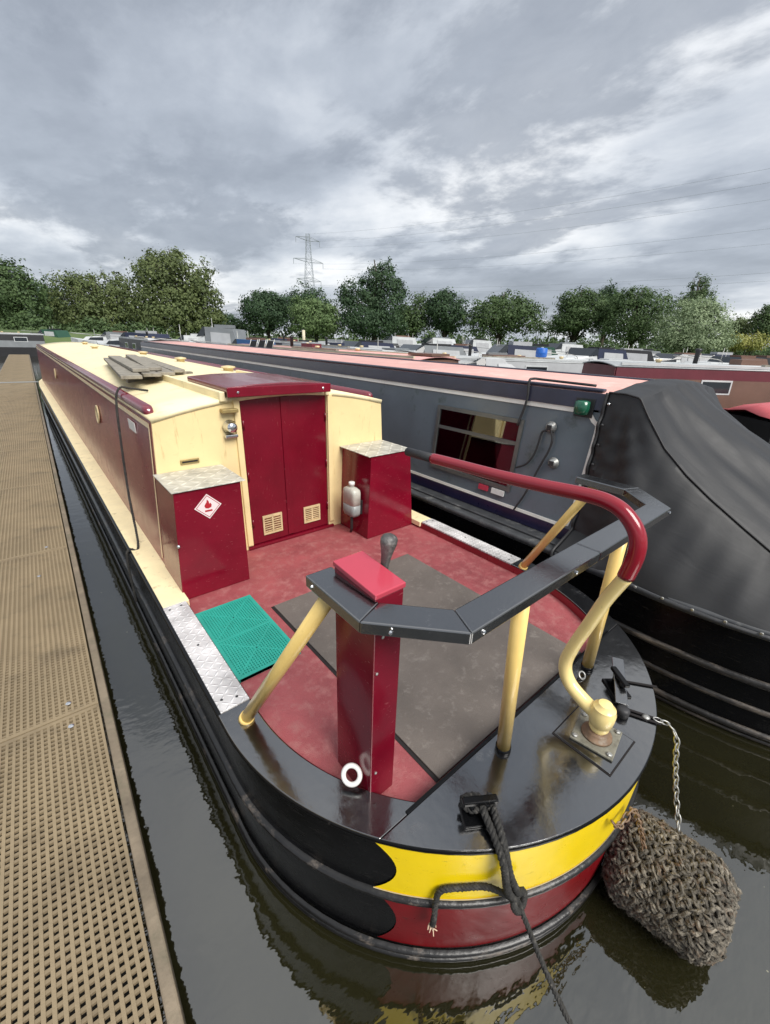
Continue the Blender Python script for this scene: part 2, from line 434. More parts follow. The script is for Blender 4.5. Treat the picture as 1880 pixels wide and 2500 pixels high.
def tag(o, label=None, cat=None, group=None, kind=None):
    if label: o['label'] = label
    if cat: o['category'] = cat
    if group: o['group'] = group
    if kind: o['kind'] = kind
    return o
def thing(name, loc, label, cat, group=None, rotz=0.0):
    o = bpy.data.objects.new(name, None)
    COL.objects.link(o)
    o.empty_display_size = 0.2
    o.location = loc
    o.rotation_euler = (0, 0, rotz)
    return tag(o, label, cat, group)
def copy_tree(o, parent=None):
    c = o.copy()
    COL.objects.link(c)
    c.parent = parent
    for ch in list(o.children):
        copy_tree(ch, c)
    return c
def spline(pts, n=8):
    """Catmull-Rom through points"""
    P = [Vector(p) for p in pts]
    P = [P[0] * 2 - P[1]] + P + [P[-1] * 2 - P[-2]]
    out = []
    for i in range(1, len(P) - 2):
        for k in range(n):
            t = k / n
            a, b, c, d = P[i - 1], P[i], P[i + 1], P[i + 2]
            out.append(0.5 * ((2 * b) + (c - a) * t + (2 * a - 5 * b + 4 * c - d) * t * t + (3 * b - a - 3 * c + d) * t ** 3))
    out.append(P[-2])
    return out
def rope_strands(path, r, pitch=0.05, n=6, strands=3):
    """laid rope: strands twisted round a path"""
    mb = MB()
    path = [Vector(p) for p in path]
    L = [0.0]
    for i in range(1, len(path)): L.append(L[-1] + (path[i] - path[i - 1]).length)
    frames = []; up = None
    for i, p in enumerate(path):
        t = (path[min(i + 1, len(path) - 1)] - path[max(i - 1, 0)]).normalized()
        if up is None:
            a = Vector((0, 0, 1)) if abs(t.z) < 0.9 else Vector((1, 0, 0))
            up = (a - t * a.dot(t)).normalized()
        else:
            up = (up - t * up.dot(t)).normalized()
        frames.append((p, up, t.cross(up)))
    for s_ in range(strands):
        pts = []
        for (p, u, w), ll in zip(frames, L):
            a = 2 * math.pi * (ll / pitch + s_ / strands)
            pts.append(p + (u * math.cos(a) + w * math.sin(a)) * r * 0.52)
        mb.tube(pts, r * 0.56, n)
    return mb
def resample(path, step):
    path = [Vector(p) for p in path]; out = [path[0]]; acc = 0.0
    for i in range(1, len(path)):
        a, b = path[i - 1], path[i]; d = (b - a).length; k = step - acc
        while k <= d:
            out.append(a + (b - a) * (k / d)); k += step
        acc = d - (k - step)
    return out
# ================================================================== SETTING
def water_mat():
    m, n, l, b = new_mat('marina_water')
    t = n.new('ShaderNodeTexCoord')
    a = n.new('ShaderNodeTexNoise'); a.inputs['Scale'].default_value = 0.8; a.inputs['Detail'].default_value = 4
    l.new(t.outputs['Object'], a.inputs['Vector'])
    r = n.new('ShaderNodeValToRGB')
    r.color_ramp.elements[0].position = 0.35; r.color_ramp.elements[0].color = (0.011, 0.0105, 0.0045, 1)
    r.color_ramp.elements[1].position = 0.70; r.color_ramp.elements[1].color = (0.019, 0.018, 0.0075, 1)
    l.new(a.outputs[0], r.inputs[0])
    # floating specks
    v = n.new('ShaderNodeTexVoronoi'); v.inputs['Scale'].default_value = 13.0
    l.new(t.outputs['Object'], v.inputs['Vector'])
    sp = n.new('ShaderNodeMath'); sp.operation = 'LESS_THAN'; sp.inputs[1].default_value = 0.045
    l.new(v.outputs['Distance'], sp.inputs[0])
    v2 = n.new('ShaderNodeSeparateColor'); l.new(v.outputs['Color'], v2.inputs[0])
    s2 = n.new('ShaderNodeMath'); s2.operation = 'GREATER_THAN'; s2.inputs[1].default_value = 0.80
    l.new(v2.outputs[0], s2.inputs[0])
    s3 = n.new('ShaderNodeMath'); s3.operation = 'MULTIPLY'
    l.new(sp.outputs[0], s3.inputs[0]); l.new(s2.outputs[0], s3.inputs[1])
    mx_ = n.new('ShaderNodeMix'); mx_.data_type = 'RGBA'
    l.new(s3.outputs[0], mx_.inputs['Factor']); l.new(r.outputs[0], mx_.inputs['A']); mx_.inputs['B'].default_value = (0.20, 0.19, 0.12, 1)
    l.new(mx_.outputs['Result'], b.inputs['Base Color'])
    b.inputs['Roughness'].default_value = 0.03
    b.inputs['IOR'].default_value = 2.25
    mp = n.new('ShaderNodeMapping'); mp.inputs['Rotation'].default_value = (0, 0, 0.6); mp.inputs['Scale'].default_value = (1.0, 1.9, 1.0)
    l.new(t.outputs['Object'], mp.inputs[0])
    w1 = n.new('ShaderNodeTexNoise'); w1.inputs['Scale'].default_value = 4.5; w1.inputs['Detail'].default_value = 3; w1.inputs['Roughness'].default_value = 0.5
    w2 = n.new('ShaderNodeTexNoise'); w2.inputs['Scale'].default_value = 17.0; w2.inputs['Detail'].default_value = 2
    l.new(mp.outputs[0], w1.inputs['Vector']); l.new(mp.outputs[0], w2.inputs['Vector'])
    ad = n.new('ShaderNodeMath'); ad.operation = 'MULTIPLY_ADD'; ad.inputs[1].default_value = 0.22
    l.new(w2.outputs[0], ad.inputs[0]); l.new(w1.outputs[0], ad.inputs[2])
    bp = n.new('ShaderNodeBump'); bp.inputs['Strength'].default_value = 0.46; bp.inputs['Distance'].default_value = 0.006
    l.new(ad.outputs[0], bp.inputs['Height']); l.new(bp.outputs[0], b.inputs['Normal'])
    return m
MT['water'] = water_mat()
mb = MB()
mb.add([(-120, -120, 0), (120, -120, 0), (120, 120, 0), (-120, 120, 0)], [(0, 1, 2, 3)])
tag(mb.build('water', 'water'), kind='structure')

def grass_mat():
    m, n, l, b = new_mat('bank_grass')
    t = n.new('ShaderNodeTexCoord')
    a = n.new('ShaderNodeTexNoise'); a.inputs['Scale'].default_value = 0.12; a.inputs['Detail'].default_value = 8; a.inputs['Roughness'].default_value = 0.7
    l.new(t.outputs['Object'], a.inputs['Vector'])
    r = n.new('ShaderNodeValToRGB')
    r.color_ramp.elements[0].position = 0.3; r.color_ramp.elements[0].color = (0.050, 0.085, 0.022, 1)
    r.color_ramp.elements[1].position = 0.7; r.color_ramp.elements[1].color = (0.115, 0.160, 0.050, 1)
    l.new(a.outputs[0], r.inputs[0]); l.new(r.outputs[0], b.inputs['Base Color'])
    b.inputs['Roughness'].default_value = 0.9
    return m
MT['grass'] = grass_mat()
mb = MB()
rings = [(58, -0.8), (60, 0.15), (62, 0.9), (66, 1.25), (74, 1.55), (90, 1.75), (140, 1.85), (300, 1.85), (900, 1.6), (3000, 0.5)]
NS = 96
rows = []
for i, (r_, z_) in enumerate(rings):
    row = []
    for k in range(NS + 1):
        a = 2 * math.pi * (k % NS) / NS
        j = 1 + (0.03 * math.sin(5 * a + 1.3) + 0.02 * math.sin(11 * a)) * (1 if r_ < 100 else 0.2)
        row.append((CAM.x + r_ * j * math.cos(a), r_ * j * math.sin(a), z_ + 0.12 * math.sin(7 * a + i)))
    rows.append(row)
mb.grid(rows)
tag(mb.build('terrain', 'grass', smooth=True), kind='structure')

# ------------------------------------------------------------------ walkway pontoon beside the boat
PONT = thing('pontoon', (-1.445, 0, 0), 'tan plastic-grating walkway pontoon along the left side of the cream and maroon narrowboat', 'pontoon', rotz=-math.atan(0.0215))
PZ = 0.35
PW = 0.98
PITCH = 0.0238
def local_build(mb, name, mats, parent, **kw):
    o = mb.build(name, mats, None, **kw)
    o.parent = parent
    return o
def grating_mesh(length):
    mb = MB()
    nx = int(PW / PITCH)
    for i in range(nx + 1):
        x = -0.012 - i * PITCH
        mb.bounds(x - 0.0052, x + 0.0052, 0.003, length - 0.003, PZ - 0.012, PZ)
    ny = int(length / 0.0248)
    for j in range(ny + 1):
        y = 0.010 + j * (length - 0.02) / ny
        mb.bounds(-0.014 - nx * PITCH, -0.010, y - 0.0052, y + 0.0052, PZ - 0.012, PZ - 0.0014, 1)
    for (ya, yb) in ((0.004, 0.022), (length - 0.022, length - 0.004)):
        mb.bounds(-0.016 - nx * PITCH, -0.007, ya, yb, PZ - 0.030, PZ + 0.0012)
    return mb.mesh('grating_panel', ['grating', 'grating_cross'])
PL = 2.02
gm = grating_mesh(PL)
for k in range(-1, 18):
    o = bpy.data.objects.new('grating_panel', gm)
    COL.objects.link(o)
    o.parent = PONT
    o.location = (0, 2.02 + k * PL, 0)
Y1 = 2.02 + 18 * PL
Y0 = 2.02 - PL
mb = MB(); mb.bounds(0.001, 0.038, Y0, Y1, PZ - 0.10, PZ - 0.004)
local_build(mb, 'edge_board', 'timber_edge', PONT, bevel=0.006)
mb = MB(); mb.bounds(-PW - 0.050, -PW - 0.012, Y0, Y1, PZ - 0.10, PZ - 0.004)
local_build(mb, 'edge_board', 'timber_edge', PONT, bevel=0.006)
for k in range(13):
    mb = MB(); mb.bounds(-PW + 0.03, -0.06, Y0 + 0.2 + k * 3.03, Y0 + 2.7 + k * 3.03, -0.28, PZ - 0.09)
    local_build(mb, 'float', 'float', PONT, bevel=0.03)
# pale transverse threshold plate far along, and screw heads at the panel joint
mb = MB(); mb.bounds(-1.9, 0.10, 18.55, 18.80, PZ + 0.002, PZ + 0.012)
local_build(mb, 'threshold_plate', 'steel', PONT)
for (sx, sy) in ((-0.12, 2.10), (-0.12, 1.94), (-0.14, 4.12), (-0.2, 3.6), (-0.45, 4.12)):
    mb = MB(); mb.lathe([(0.012, 0), (0.012, 0.004), (0.006, 0.006)], (sx, sy, PZ + 0.0005), 10)
    local_build(mb, 'screw_head', 'chrome', PONT)
# finger pontoon branching left in the distance
# ================================================================== THE CREAM AND MAROON NARROWBOAT
ZG, ZF = 0.66, 0.605
EC, EA, EB = 1.215, 1.04, 1.058
YB = 2.624
YSTRIP = 1.30
YEND = 15.6      # cabin front
BOAT = thing('narrowboat', (0, 9.0, 0), 'maroon narrowboat with cream roof, black stern counter and yellow and red stern bands', 'narrowboat')
def ell(a, ox=0.0):
    return Vector(((EA + ox) * math.cos(a), EC + (EB + ox) * math.sin(a), 0))
def outline(ox=0.0, n=48, bow=True):
    """hull outline from the left bow round the stern to the right bow"""
    pts = []
    bowp = [(-1.04, 14.2), (-1.0, 15.4), (-0.86, 16.4), (-0.58, 17.4), (-0.22, 18.1), (0.0, 18.3)]
    left = [Vector((x - ox * (1 if x < 0 else 0), y + (ox if x == 0 else 0), 0)) for x, y in bowp]
    for p in reversed(left): pts.append(p)
    ys = [12, 9, 6, 4, 3, 2.2, 1.7]
    for y in ys: pts.append(Vector((-EA - ox, y, 0)))
    for k in range(n + 1):
        pts.append(ell(math.pi + math.pi * k / n, ox))
    for y in reversed(ys): pts.append(Vector((EA + ox, y, 0)))
    for p in left[:-1]: pts.append(Vector((-p.x, p.y, 0)))
    return pts
OUT = outline()
def loop_strip(mb, levels):
    """levels: (offset, z); closed loop round the hull"""
    rows = []
    for ox, z in levels:
        o = outline(ox); o.append(o[0])
        rows.append([Vector((p.x, p.y, z)) for p in o])
    mb.grid(rows)
    return mb
mb = MB()
loop_strip(mb, [(-0.05, -0.35), (-0.012, 0.0), (-0.004, 0.30), (0.0, 0.645)])
hull = mb.build('hull', 'hull_black', BOAT, smooth=True)
# rubbing strakes (half-round bars) and the top rim
def strake(name, z, h, d, mat, par=hull):
    mb = MB()
    prof = []
    for k in range(7):
        a = -math.pi / 2 + math.pi * k / 6
        prof.append((-0.003 + (d + 0.003) * math.cos(a), z + h / 2 * math.sin(a)))
    loop_strip(mb, prof)
    return mb.build(name, mat, par, smooth=True)
strake('rubbing_strake', 0.373, 0.026, 0.017, 'strake')
strake('rubbing_strake', 0.058, 0.024, 0.015, 'strake')
strake('rubbing_strake', 0.022, 0.020, 0.012, 'strake')
mb = MB()
loop_strip(mb, [(0.001, 0.634), (0.007, 0.637), (0.010, 0.645), (0.008, 0.653), (0.004, 0.6565), (-0.03, 0.6565)])
mb.build('gunwale_rim', 'rim_black', hull, smooth=True)

# painted stern bands: thin coats with concave ends lying on the hull plate
def band(name, z0, z1, a0, a1, bulge, mat, ox=0.0035):
    mb = MB(); rows = []
    NV, NU = 12, 60
    for j in range(NV + 1):
        v = j / NV
        d = bulge * (1 - (2 * v - 1) ** 2)
        row = []
        for i in range(NU + 1):
            u = i / NU
            a = (a0 + d) + (a1 - a0 - 2 * d) * u
            z = z0 + (z1 - z0) * v
            o_ = ox - 0.004 * max(0, (0.60 - z) / 0.3) - (0.006 * max(0, 0.30 - z) / 0.3)
            p = ell(a, o_)
            row.append((p.x, p.y, z))
        rows.append(row)
    mb.grid(rows)
    return mb.build(name, mat, hull, smooth=True)
band('yellow_band', 0.390, 0.634, math.pi + 0.640, 2 * math.pi - 0.640, 0.070, 'yellow_stern')
band('red_band', 0.074, 0.358, math.pi + 0.66, 2 * math.pi - 0.66, 0.06, 'red_stern')
band('edge_line', 0.390, 0.397, math.pi + 0.642, 2 * math.pi - 0.642, 0.0, 'cream', 0.005)

# decks ------------------------------------------------------------
IA, IB = 0.918, 0.935          # inner edge of the aft side decks
YC = 0.563
def inner(a): return Vector((IA * math.cos(a), EC + IB * math.sin(a), 0))
def arc_from(fn, y, side, n=24):
    """points of an ellipse quarter from the widest place to where it meets Y=y"""
    lo, hi = 0.0, math.pi / 2
    for _ in range(40):
        mid = (lo + hi) / 2
        if fn(math.pi + mid).y > y: lo = mid
        else: hi = mid
    out = [fn(math.pi + lo * k / n) for k in range(n + 1)]
    return [Vector((p.x * (1 if side < 0 else -1), p.y, 0)) for p in out]
# counter plate
oa = arc_from(lambda a: ell(a, 0.006), YC, -1)
poly = [oa[-1]]
a0 = math.atan2((oa[-1].y - EC) / (EB + .006), oa[-1].x / (EA + .006))
a0 = a0 + 2 * math.pi if a0 < 0 else a0
a1 = 3 * math.pi - a0
for k in range(1, 48): poly.append(ell(a0 + (a1 - a0) * k / 48, 0.006))
poly.append(Vector((-oa[-1].x, YC, 0)))
mb = MB(); mb.prism([(p.x, p.y) for p in poly], ZG - 0.018, ZG)
counter = mb.build('counter_deck', 'black_gloss', BOAT, bevel=0.002)
# raised lip along the front edge of the counter
xi = arc_from(inner, YC, -1)[-1].x
mb = MB(); mb.bounds(xi - 0.06, -xi + 0.06, YC - 0.001, YC + 0.012, ZF - 0.01, ZG + 0.004)
mb.build('counter_lip', 'rim_black', counter, bevel=0.002)
for side, nm in ((-1, 'side_deck'), (1, 'side_deck')):
    o_ = arc_from(lambda a: ell(a, 0.006), YC + 0.002, side)
    i_ = arc_from(inner, YC + 0.002, side)
    s_ = side
    pl = [Vector((s_ * (EA + .006), YSTRIP - 0.002, 0))] + o_ + list(reversed(i_)) + [Vector((s_ * IA, YSTRIP - 0.002, 0))]
    mb = MB(); mb.prism([(p.x, p.y) for p in pl], ZG - 0.018, ZG - 0.0005)
    mb.build(nm, 'black_gloss', BOAT, bevel=0.003)
# chequer-plate strips and cream gunwale walkways
YW = 2.16
for s_ in (-1, 1):
    mb = MB(); mb.bounds(min(s_ * 1.035, s_ * 0.918), max(s_ * 1.035, s_ * 0.918), YSTRIP, YW, ZF - 0.02, ZG + 0.003)
    strip = mb.build('chequer_strip', 'plate', BOAT, bevel=0.002)
    for (fx, fy) in ((0.955, 1.34), (1.01, 1.36), (0.95, 2.13), (1.01, 2.12), (0.98, 1.75)):
        mb = MB(); mb.lathe([(0.006, 0), (0.006, 0.0015), (0.003, 0.0025)], (s_ * fx, fy, ZG + 0.003), 8)
        mb.build('screw', 'rubber', strip)
    mb = MB()
    xs0, xs1 = sorted((s_ * 1.033, s_ * 0.90))
    mb.bounds(xs0, xs1, YW + 0.001, 14.2, ZG - 0.04, ZG + 0.002)
    mb.build('gunwale_walkway', 'cream_deck', BOAT, bevel=0.004)
# bow deck
mb = MB()
bp_ = [(-1.033, 14.201), (1.033, 14.201), (0.995, 15.4), (0.855, 16.4), (0.575, 17.4), (0.215, 18.08), (0, 18.27), (-0.215, 18.08), (-0.575, 17.4), (-0.855, 16.4), (-0.995, 15.4)]
mb.prism(bp_, ZG - 0.04, ZG + 0.002)
mb.build('bow_deck', 'cream_deck', BOAT)

# cockpit floor ------------------------------------------------------
il = arc_from(inner, YC + 0.014, -1)
pl = [(-IA + 0.001, YB + 0.02)] + [(p.x + 0.001, p.y) for p in il] + [(-p.x - 0.001, p.y) for p in reversed(il)] + [(IA - 0.001, YB + 0.02)]
mb = MB(); mb.prism(pl, ZF - 0.04, ZF)
floor = mb.build('cockpit_floor', 'floor', BOAT)
# red inside faces of the coaming
for s_ in (-1, 1):
    i_ = arc_from(inner, YC + 0.014, s_)
    pts = [Vector((s_ * IA, YB, 0))] + i_
    rows = [[Vector((p.x - s_ * 0.004, p.y, z)) for p in pts] for z in (ZF - 0.001, ZG - 0.006)]
    mb = MB(); mb.grid(rows)
    mb.build('coaming', 'coaming', BOAT, smooth=True)
# grey engine board and the dark gap round it
mb = MB(); mb.bounds(-0.543, 0.517, 0.600, 1.893, ZF + 0.0005, ZF + 0.0025)
mb.build('board_gap', 'gap', floor)
mb = MB(); mb.bounds(-0.528, 0.512, 0.600, 1.888, ZF + 0.003, ZF + 0.009)
mb.build('engine_board', 'deck_board', floor, bevel=0.002)

# cabin ---------------------------------------------------------------
def cab_x(z):  return 0.905 + (0.836 - 0.905) * (z - 0.66) / (1.585 - 0.66)
def roof_z(x): return 1.588 + 0.108 * (1 - (x / 0.836) ** 2)
DL, DR, DB, DT = -0.324, 0.317, 0.632, 1.668
for s_ in (-1, 1):
    mb = MB()
    x0, x1 = s_ * cab_x(0.66), s_ * cab_x(1.585)
    t = s_ * -0.02
    mb.hexa([(x0, YB + 0.02, ZG), (x0, YEND, ZG), (x0 + t, YEND, ZG), (x0 + t, YB + 0.02, ZG), (x1, YB + 0.02, 1.585), (x1, YEND, 1.585), (x1 + t, YEND, 1.585), (x1 + t, YB + 0.02, 1.585)])
    side = mb.build('cabin_side', 'maroon_side', BOAT)
    # cream coach line under the handrail and the upright trim at the corner
    za, zb = 1.520, 1.550
    mb = MB()
    xa, xb = s_ * (cab_x(za) + 0.003), s_ * (cab_x(zb) + 0.003)
    mb.add([(xa, YB + 0.06, za), (xa, YEND, za), (xb, YEND, zb), (xb, YB + 0.06, zb)], [(0, 1, 2, 3)])
    mb.build('coach_line', 'cream_trim', side, solid=0.002)
    mb = MB()
    xa, xb = s_ * (cab_x(0.70) + 0.003), s_ * (cab_x(1.55) + 0.003)
    mb.add([(xa, YB + 0.045, 0.70), (xa, YB + 0.062, 0.70), (xb, YB + 0.062, 1.55), (xb, YB + 0.045, 1.55)], [(0, 1, 2, 3)])
    mb.build('corner_line', 'cream_trim', side, solid=0.002)
    # portholes with brass rims
    for py_ in (4.75, 9.6):
        zc_ = 1.30
        xc_ = s_ * (cab_x(zc_) + 0.004)
        mb = MB(); mb.lathe([(0.085, 0), (0.085, 0.010), (0.078, 0.014), (0.068, 0.010), (0.068, 0.0)], (0, 0, 0), 20, 'X')
        for q in mb.v:
            q.x *= s_; q += Vector((xc_ - (q.z) * s_ * 0.0746, py_, zc_))
        rim = mb.build('porthole', 'brass', side, smooth=True)
        mb = MB(); mb.lathe([(0.069, 0.001), (0.069, 0.006)], (0, 0, 0), 20, 'X')
        for q in mb.v:
            q.x *= s_; q += Vector((xc_ - (q.z) * s_ * 0.0746, py_, zc_))
        mb.build('pane', 'dark_pane' if 'dark_pane' in MT else 'black_gloss', rim)
# small licence plate on the left side
mb = MB(); mb.bounds(-cab_x(1.46) - 0.008, -cab_x(1.46) - 0.003, 3.06, 3.26, 1.425, 1.49)
mb.build('licence_plate', 'white', BOAT)
# roof
mb = MB(); rows = []
for y in (YB - 0.004, 3.0, 4, 6, 8, 10, 12, 14, YEND + 0.02):
    rows.append([Vector((0.842 * (k / 12 * 2 - 1), y, roof_z(0.836 * (k / 12 * 2 - 1)))) for k in range(13)])
mb.grid(rows)
roof = mb.build('roof', 'cream_roof', BOAT, smooth=True, solid=0.03)
for s_ in (-1, 1):
    mb = MB(); rows = []
    prof = [(0.838, 1.585), (0.848, 1.598), (0.848, 1.622), (0.836, 1.638), (0.802, 1.641), (0.788, 1.632), (0.784, 1.600)]
    ys = [2.73, 2.75, 2.79, 14.9, 14.94]
    sc_ = [0.55, 0.85, 1, 1, 0.7]
    for y, k in zip(ys, sc_):
        rows.append([Vector((s_ * (0.814 + (x - 0.814) * k), y, 1.59 + (z - 1.59) * k)) for x, z in prof])
    mb.grid(rows)
    mb.f.append(list(range(0, len(prof)))); mb.mi.append(0)
    mb.f.append(list(range(4 * len(prof), 5 * len(prof)))); mb.mi.append(0)
    mb.build('handrail', 'maroon_hatch', BOAT, smooth=True)
# forward bulkhead
mb = MB(); mb.extr([(-0.88, YEND, ZG), (0.88, YEND, ZG), (0.826, YEND, 1.58), (0, YEND, 1.68), (-0.826, YEND, 1.58)], (0, 0.02, 0))
mb.build('forward_bulkhead', 'cream', BOAT)
# aft bulkhead: two cream panels beside the doors and a header over them
def bpanel(xa, xb, name='aft_bulkhead'):
    mb = MB(); n = 6
    top = [(xa + (xb - xa) * k / n, roof_z(xa + (xb - xa) * k / n) - 0.004) for k in range(n + 1)]
    lo = []
    for x in (xb, xa):
        lo.append(x)
    xb0 = cab_x(0.61) - 0.004 if abs(xb) > 0.6 else xb
    xa0 = -(cab_x(0.61) - 0.004) if abs(xa) > 0.6 else xa
    poly = [(xa0, YB, ZF), (xb0, YB, ZF)] + [(x, YB, z) for x, z in reversed(top)]
    mb.extr(poly, (0, 0.03, 0))
    return mb.build(name, 'cream', BOAT, bevel=0.003)
pl_ = bpanel(-0.834, DL - 0.001)
pr_ = bpanel(DR + 0.001, 0.834)
mb = MB(); mb.extr([(DL, YB + 0.002, DT + 0.002), (DR, YB + 0.002, DT + 0.002), (DR, YB + 0.002, roof_z(DR) - 0.006), (0, YB + 0.002, roof_z(0) - 0.006), (DL, YB + 0.002, roof_z(DL) - 0.006)], (0, 0.026, 0))
mb.build('door_header', 'maroon_door', BOAT)
# door jamb trims
for x_, z0_, nm in ((DL - 0.042, 0.64, 'jamb'), (DR + 0.004, 0.66, 'jamb')):
    mb = MB(); mb.bounds(x_, x_ + 0.038, YB - 0.016, YB - 0.001, z0_, DT - 0.01)
    mb.build(nm, 'cream', BOAT, bevel=0.003)
mb = MB(); mb.bounds(DL - 0.04, DR + 0.04, YB - 0.018, YB + 0.02, ZF + 0.001, DB - 0.004)
mb.build('door_sill', 'maroon_door', BOAT, bevel=0.004)
# doors
mid_ = -0.012
for (xa, xb, hing) in ((DL + 0.004, mid_ - 0.002, -1), (mid_ + 0.002, DR - 0.004, 1)):
    mb = MB(); mb.bounds(xa, xb, YB + 0.004, YB + 0.030, DB, DT)
    d = mb.build('door', 'maroon_door', BOAT, bevel=0.004)
    if hing < 0:
        mb = MB(); mb.bounds(xb - 0.030, xb + 0.018, YB - 0.004, YB + 0.0035, DB + 0.01, DT - 0.004)
        mb.build('closing_strip', 'maroon_door', d, bevel=0.002)
    # louvre
    gx0, gx1 = (-0.240, -0.090) if hing < 0 else (0.092, 0.236)
    gz0, gz1 = (0.690, 0.838) if hing < 0 else (0.695, 0.828)
    mb = MB()
    fw = 0.012
    yf = YB - 0.006
    mb.bounds(gx0, gx1, yf, YB + 0.003, gz0, gz0 + fw); mb.bounds(gx0, gx1, yf, YB + 0.003, gz1 - fw, gz1)
    mb.bounds(gx0, gx0 + fw, yf + .0004, YB + 0.003, gz0 + fw, gz1 - fw); mb.bounds(gx1 - fw, gx1, yf + .0004, YB + 0.003, gz0 + fw, gz1 - fw)
    xm = (gx0 + gx1) / 2
    mb.bounds(xm - 0.006, xm + 0.006, yf + .0004, YB + 0.003, gz0 + fw, gz1 - fw)
    g = mb.build('louvre', 'brass', d)
    nsl = 7
    for q in range(nsl):
        zq = gz0 + fw + (q + 0.5) * (gz1 - gz0 - 2 * fw) / nsl
        for (sa, sb) in ((gx0 + fw, xm - 0.006), (xm + 0.006, gx1 - fw)):
            mb = MB(); mb.box(((sa + sb) / 2, YB - 0.001, zq), (sb - sa - 0.001, 0.004, 0.015), Matrix.Rotation(math.radians(35), 3, 'X'))
            mb.build('slat', 'brass', g)
    # hinges
    for hz in (0.80, 1.15, 1.50):
        hx = DL + 0.012 if hing < 0 else DR - 0.012
        mb = MB(); mb.tube([(hx, YB - 0.004, hz - 0.03), (hx, YB - 0.004, hz + 0.03)], 0.006, 8)
        mb.build('hinge', 'maroon_door', d, smooth=True)
# lamp, vent slot
mb = MB()
mb.lathe([(0.040, 0), (0.044, 0.012), (0.030, 0.030), (0.034, 0.050), (0.030, 0.062), (0.012, 0.070)], (0, 0, 0), 16, 'Y')
for q in mb.v: q.y *= -1; q += Vector((-0.405, YB - 0.002, 1.50))
lamp = mb.build('bulkhead_lamp', 'chrome', BOAT, smooth=True)
mb = MB(); mb.bounds(-0.452, -0.352, YB - 0.052, YB - 0.001, 1.588, 1.612)
mb.build('lamp_hood', 'brass_dull', lamp, bevel=0.004)
mb = MB(); mb.bounds(-0.445, -0.365, YB - 0.040, YB - 0.006, 1.432, 1.452)
mb.build('lamp_base', 'chrome', lamp, bevel=0.005)
mb = MB(); mb.bounds(-0.722, -0.612, YB - 0.008, YB - 0.001, 1.298, 1.328)
mb.build('vent_slot', 'brass_dull', BOAT, bevel=0.003)
mb = MB(); mb.bounds(-0.712, -0.622, YB - 0.0095, YB - 0.0085, 1.308, 1.318)
mb.build('slot_opening', 'gap', bpy.data.objects['vent_slot'])

# sliding hatch ------------------------------------------------------
mb = MB()
hx = 0.352; HCX = -0.058
prof = [(-hx, 1.706), (hx, 1.706), (hx, 1.742), (hx * .5, 1.755), (0, 1.759), (-hx * .5, 1.755), (-hx, 1.742)]
mb.extr([(x + HCX, 2.555, z) for x, z in prof], (0, 0.80, 0))
hatch = mb.build('sliding_hatch', 'maroon_hatch', BOAT, bevel=0.006)
mb = MB(); mb.bounds(HCX - hx - 0.012, HCX + hx + 0.012, 2.540, 2.5545, 1.684, 1.742)
mb.build('hatch_lip', 'maroon', hatch, bevel=0.004)
for s_ in (-1, 1):
    mb = MB(); mb.bounds(HCX + s_ * (hx + 0.022) - 0.016, HCX + s_ * (hx + 0.022) + 0.016, 2.60, 4.25, 1.655, 1.712)
    mb.build('hatch_runner', 'cream_roof', BOAT, bevel=0.004)
for x_ in (HCX - 0.30, HCX + 0.30):
    mb = MB(); mb.lathe([(0.008, 0), (0.008, .004), (.004, .007)], (0, 0, 0), 10, 'Y')
    for q in mb.v: q.y *= -1; q += Vector((x_, 2.5395, 1.712))
    mb.build('stud', 'chrome', hatch)
# roof fittings: mushroom vents and blocks
for (x_, y_, w_, l_, h_) in ((-0.10, 10.4, 0.16, 0.10, 0.05), (0.30, 8.2, 0.14, 0.10, 0.05), (0.33, 6.2, 0.14, 0.11, 0.06), (0.36, 4.6, 0.12, 0.11, 0.055), (0.05, 13.2, 0.2, 0.14, 0.06)):
    mb = MB(); mb.lathe([(0.05, 0), (0.05, h_ * .5), (0.075, h_ * .55), (0.07, h_ * .85), (0.02, h_)], (x_, y_, roof_z(x_)), 14)
    mb.build('roof_vent', 'brass', BOAT, smooth=True)

# lockers -------------------------------------------------------------
def locker(x0b, x1b, x0t, x1t, y0, y1, zt, lid):
    mb = MB()
    mb.hexa([(x0b, y0, ZF + 0.001), (x1b, y0, ZF + 0.001), (x1b, y1, ZF + 0.001), (x0b, y1, ZF + 0.001), (x0t, y0, zt), (x1t, y0, zt), (x1t, y1, zt), (x0t, y1, zt)])
    lk = mb.build('locker', 'maroon', BOAT, bevel=0.004)
    mb = MB()
    mb.hexa([(lid[0], lid[2], zt + 0.001), (lid[1], lid[2], zt + 0.001), (lid[1], lid[3], zt + 0.001), (lid[0], lid[3], zt + 0.001),
             (lid[0], lid[2], zt + 0.007), (lid[1], lid[2], zt + 0.007), (lid[1], lid[3], zt + 0.007), (lid[0], lid[3], zt + 0.007)])
    mb.build('locker_lid', 'plate_lid', lk, bevel=0.0015)
    return lk
LKL = locker(-0.914, -0.515, -0.868, -0.508, 2.250, YB - 0.002, 1.258, (-0.880, -0.482, 2.238, YB - 0.001))
LKR = locker(0.430, 0.905, 0.455, 0.838, 2.256, YB - 0.002, 1.256, (0.428, 0.852, 2.246, YB - 0.001))
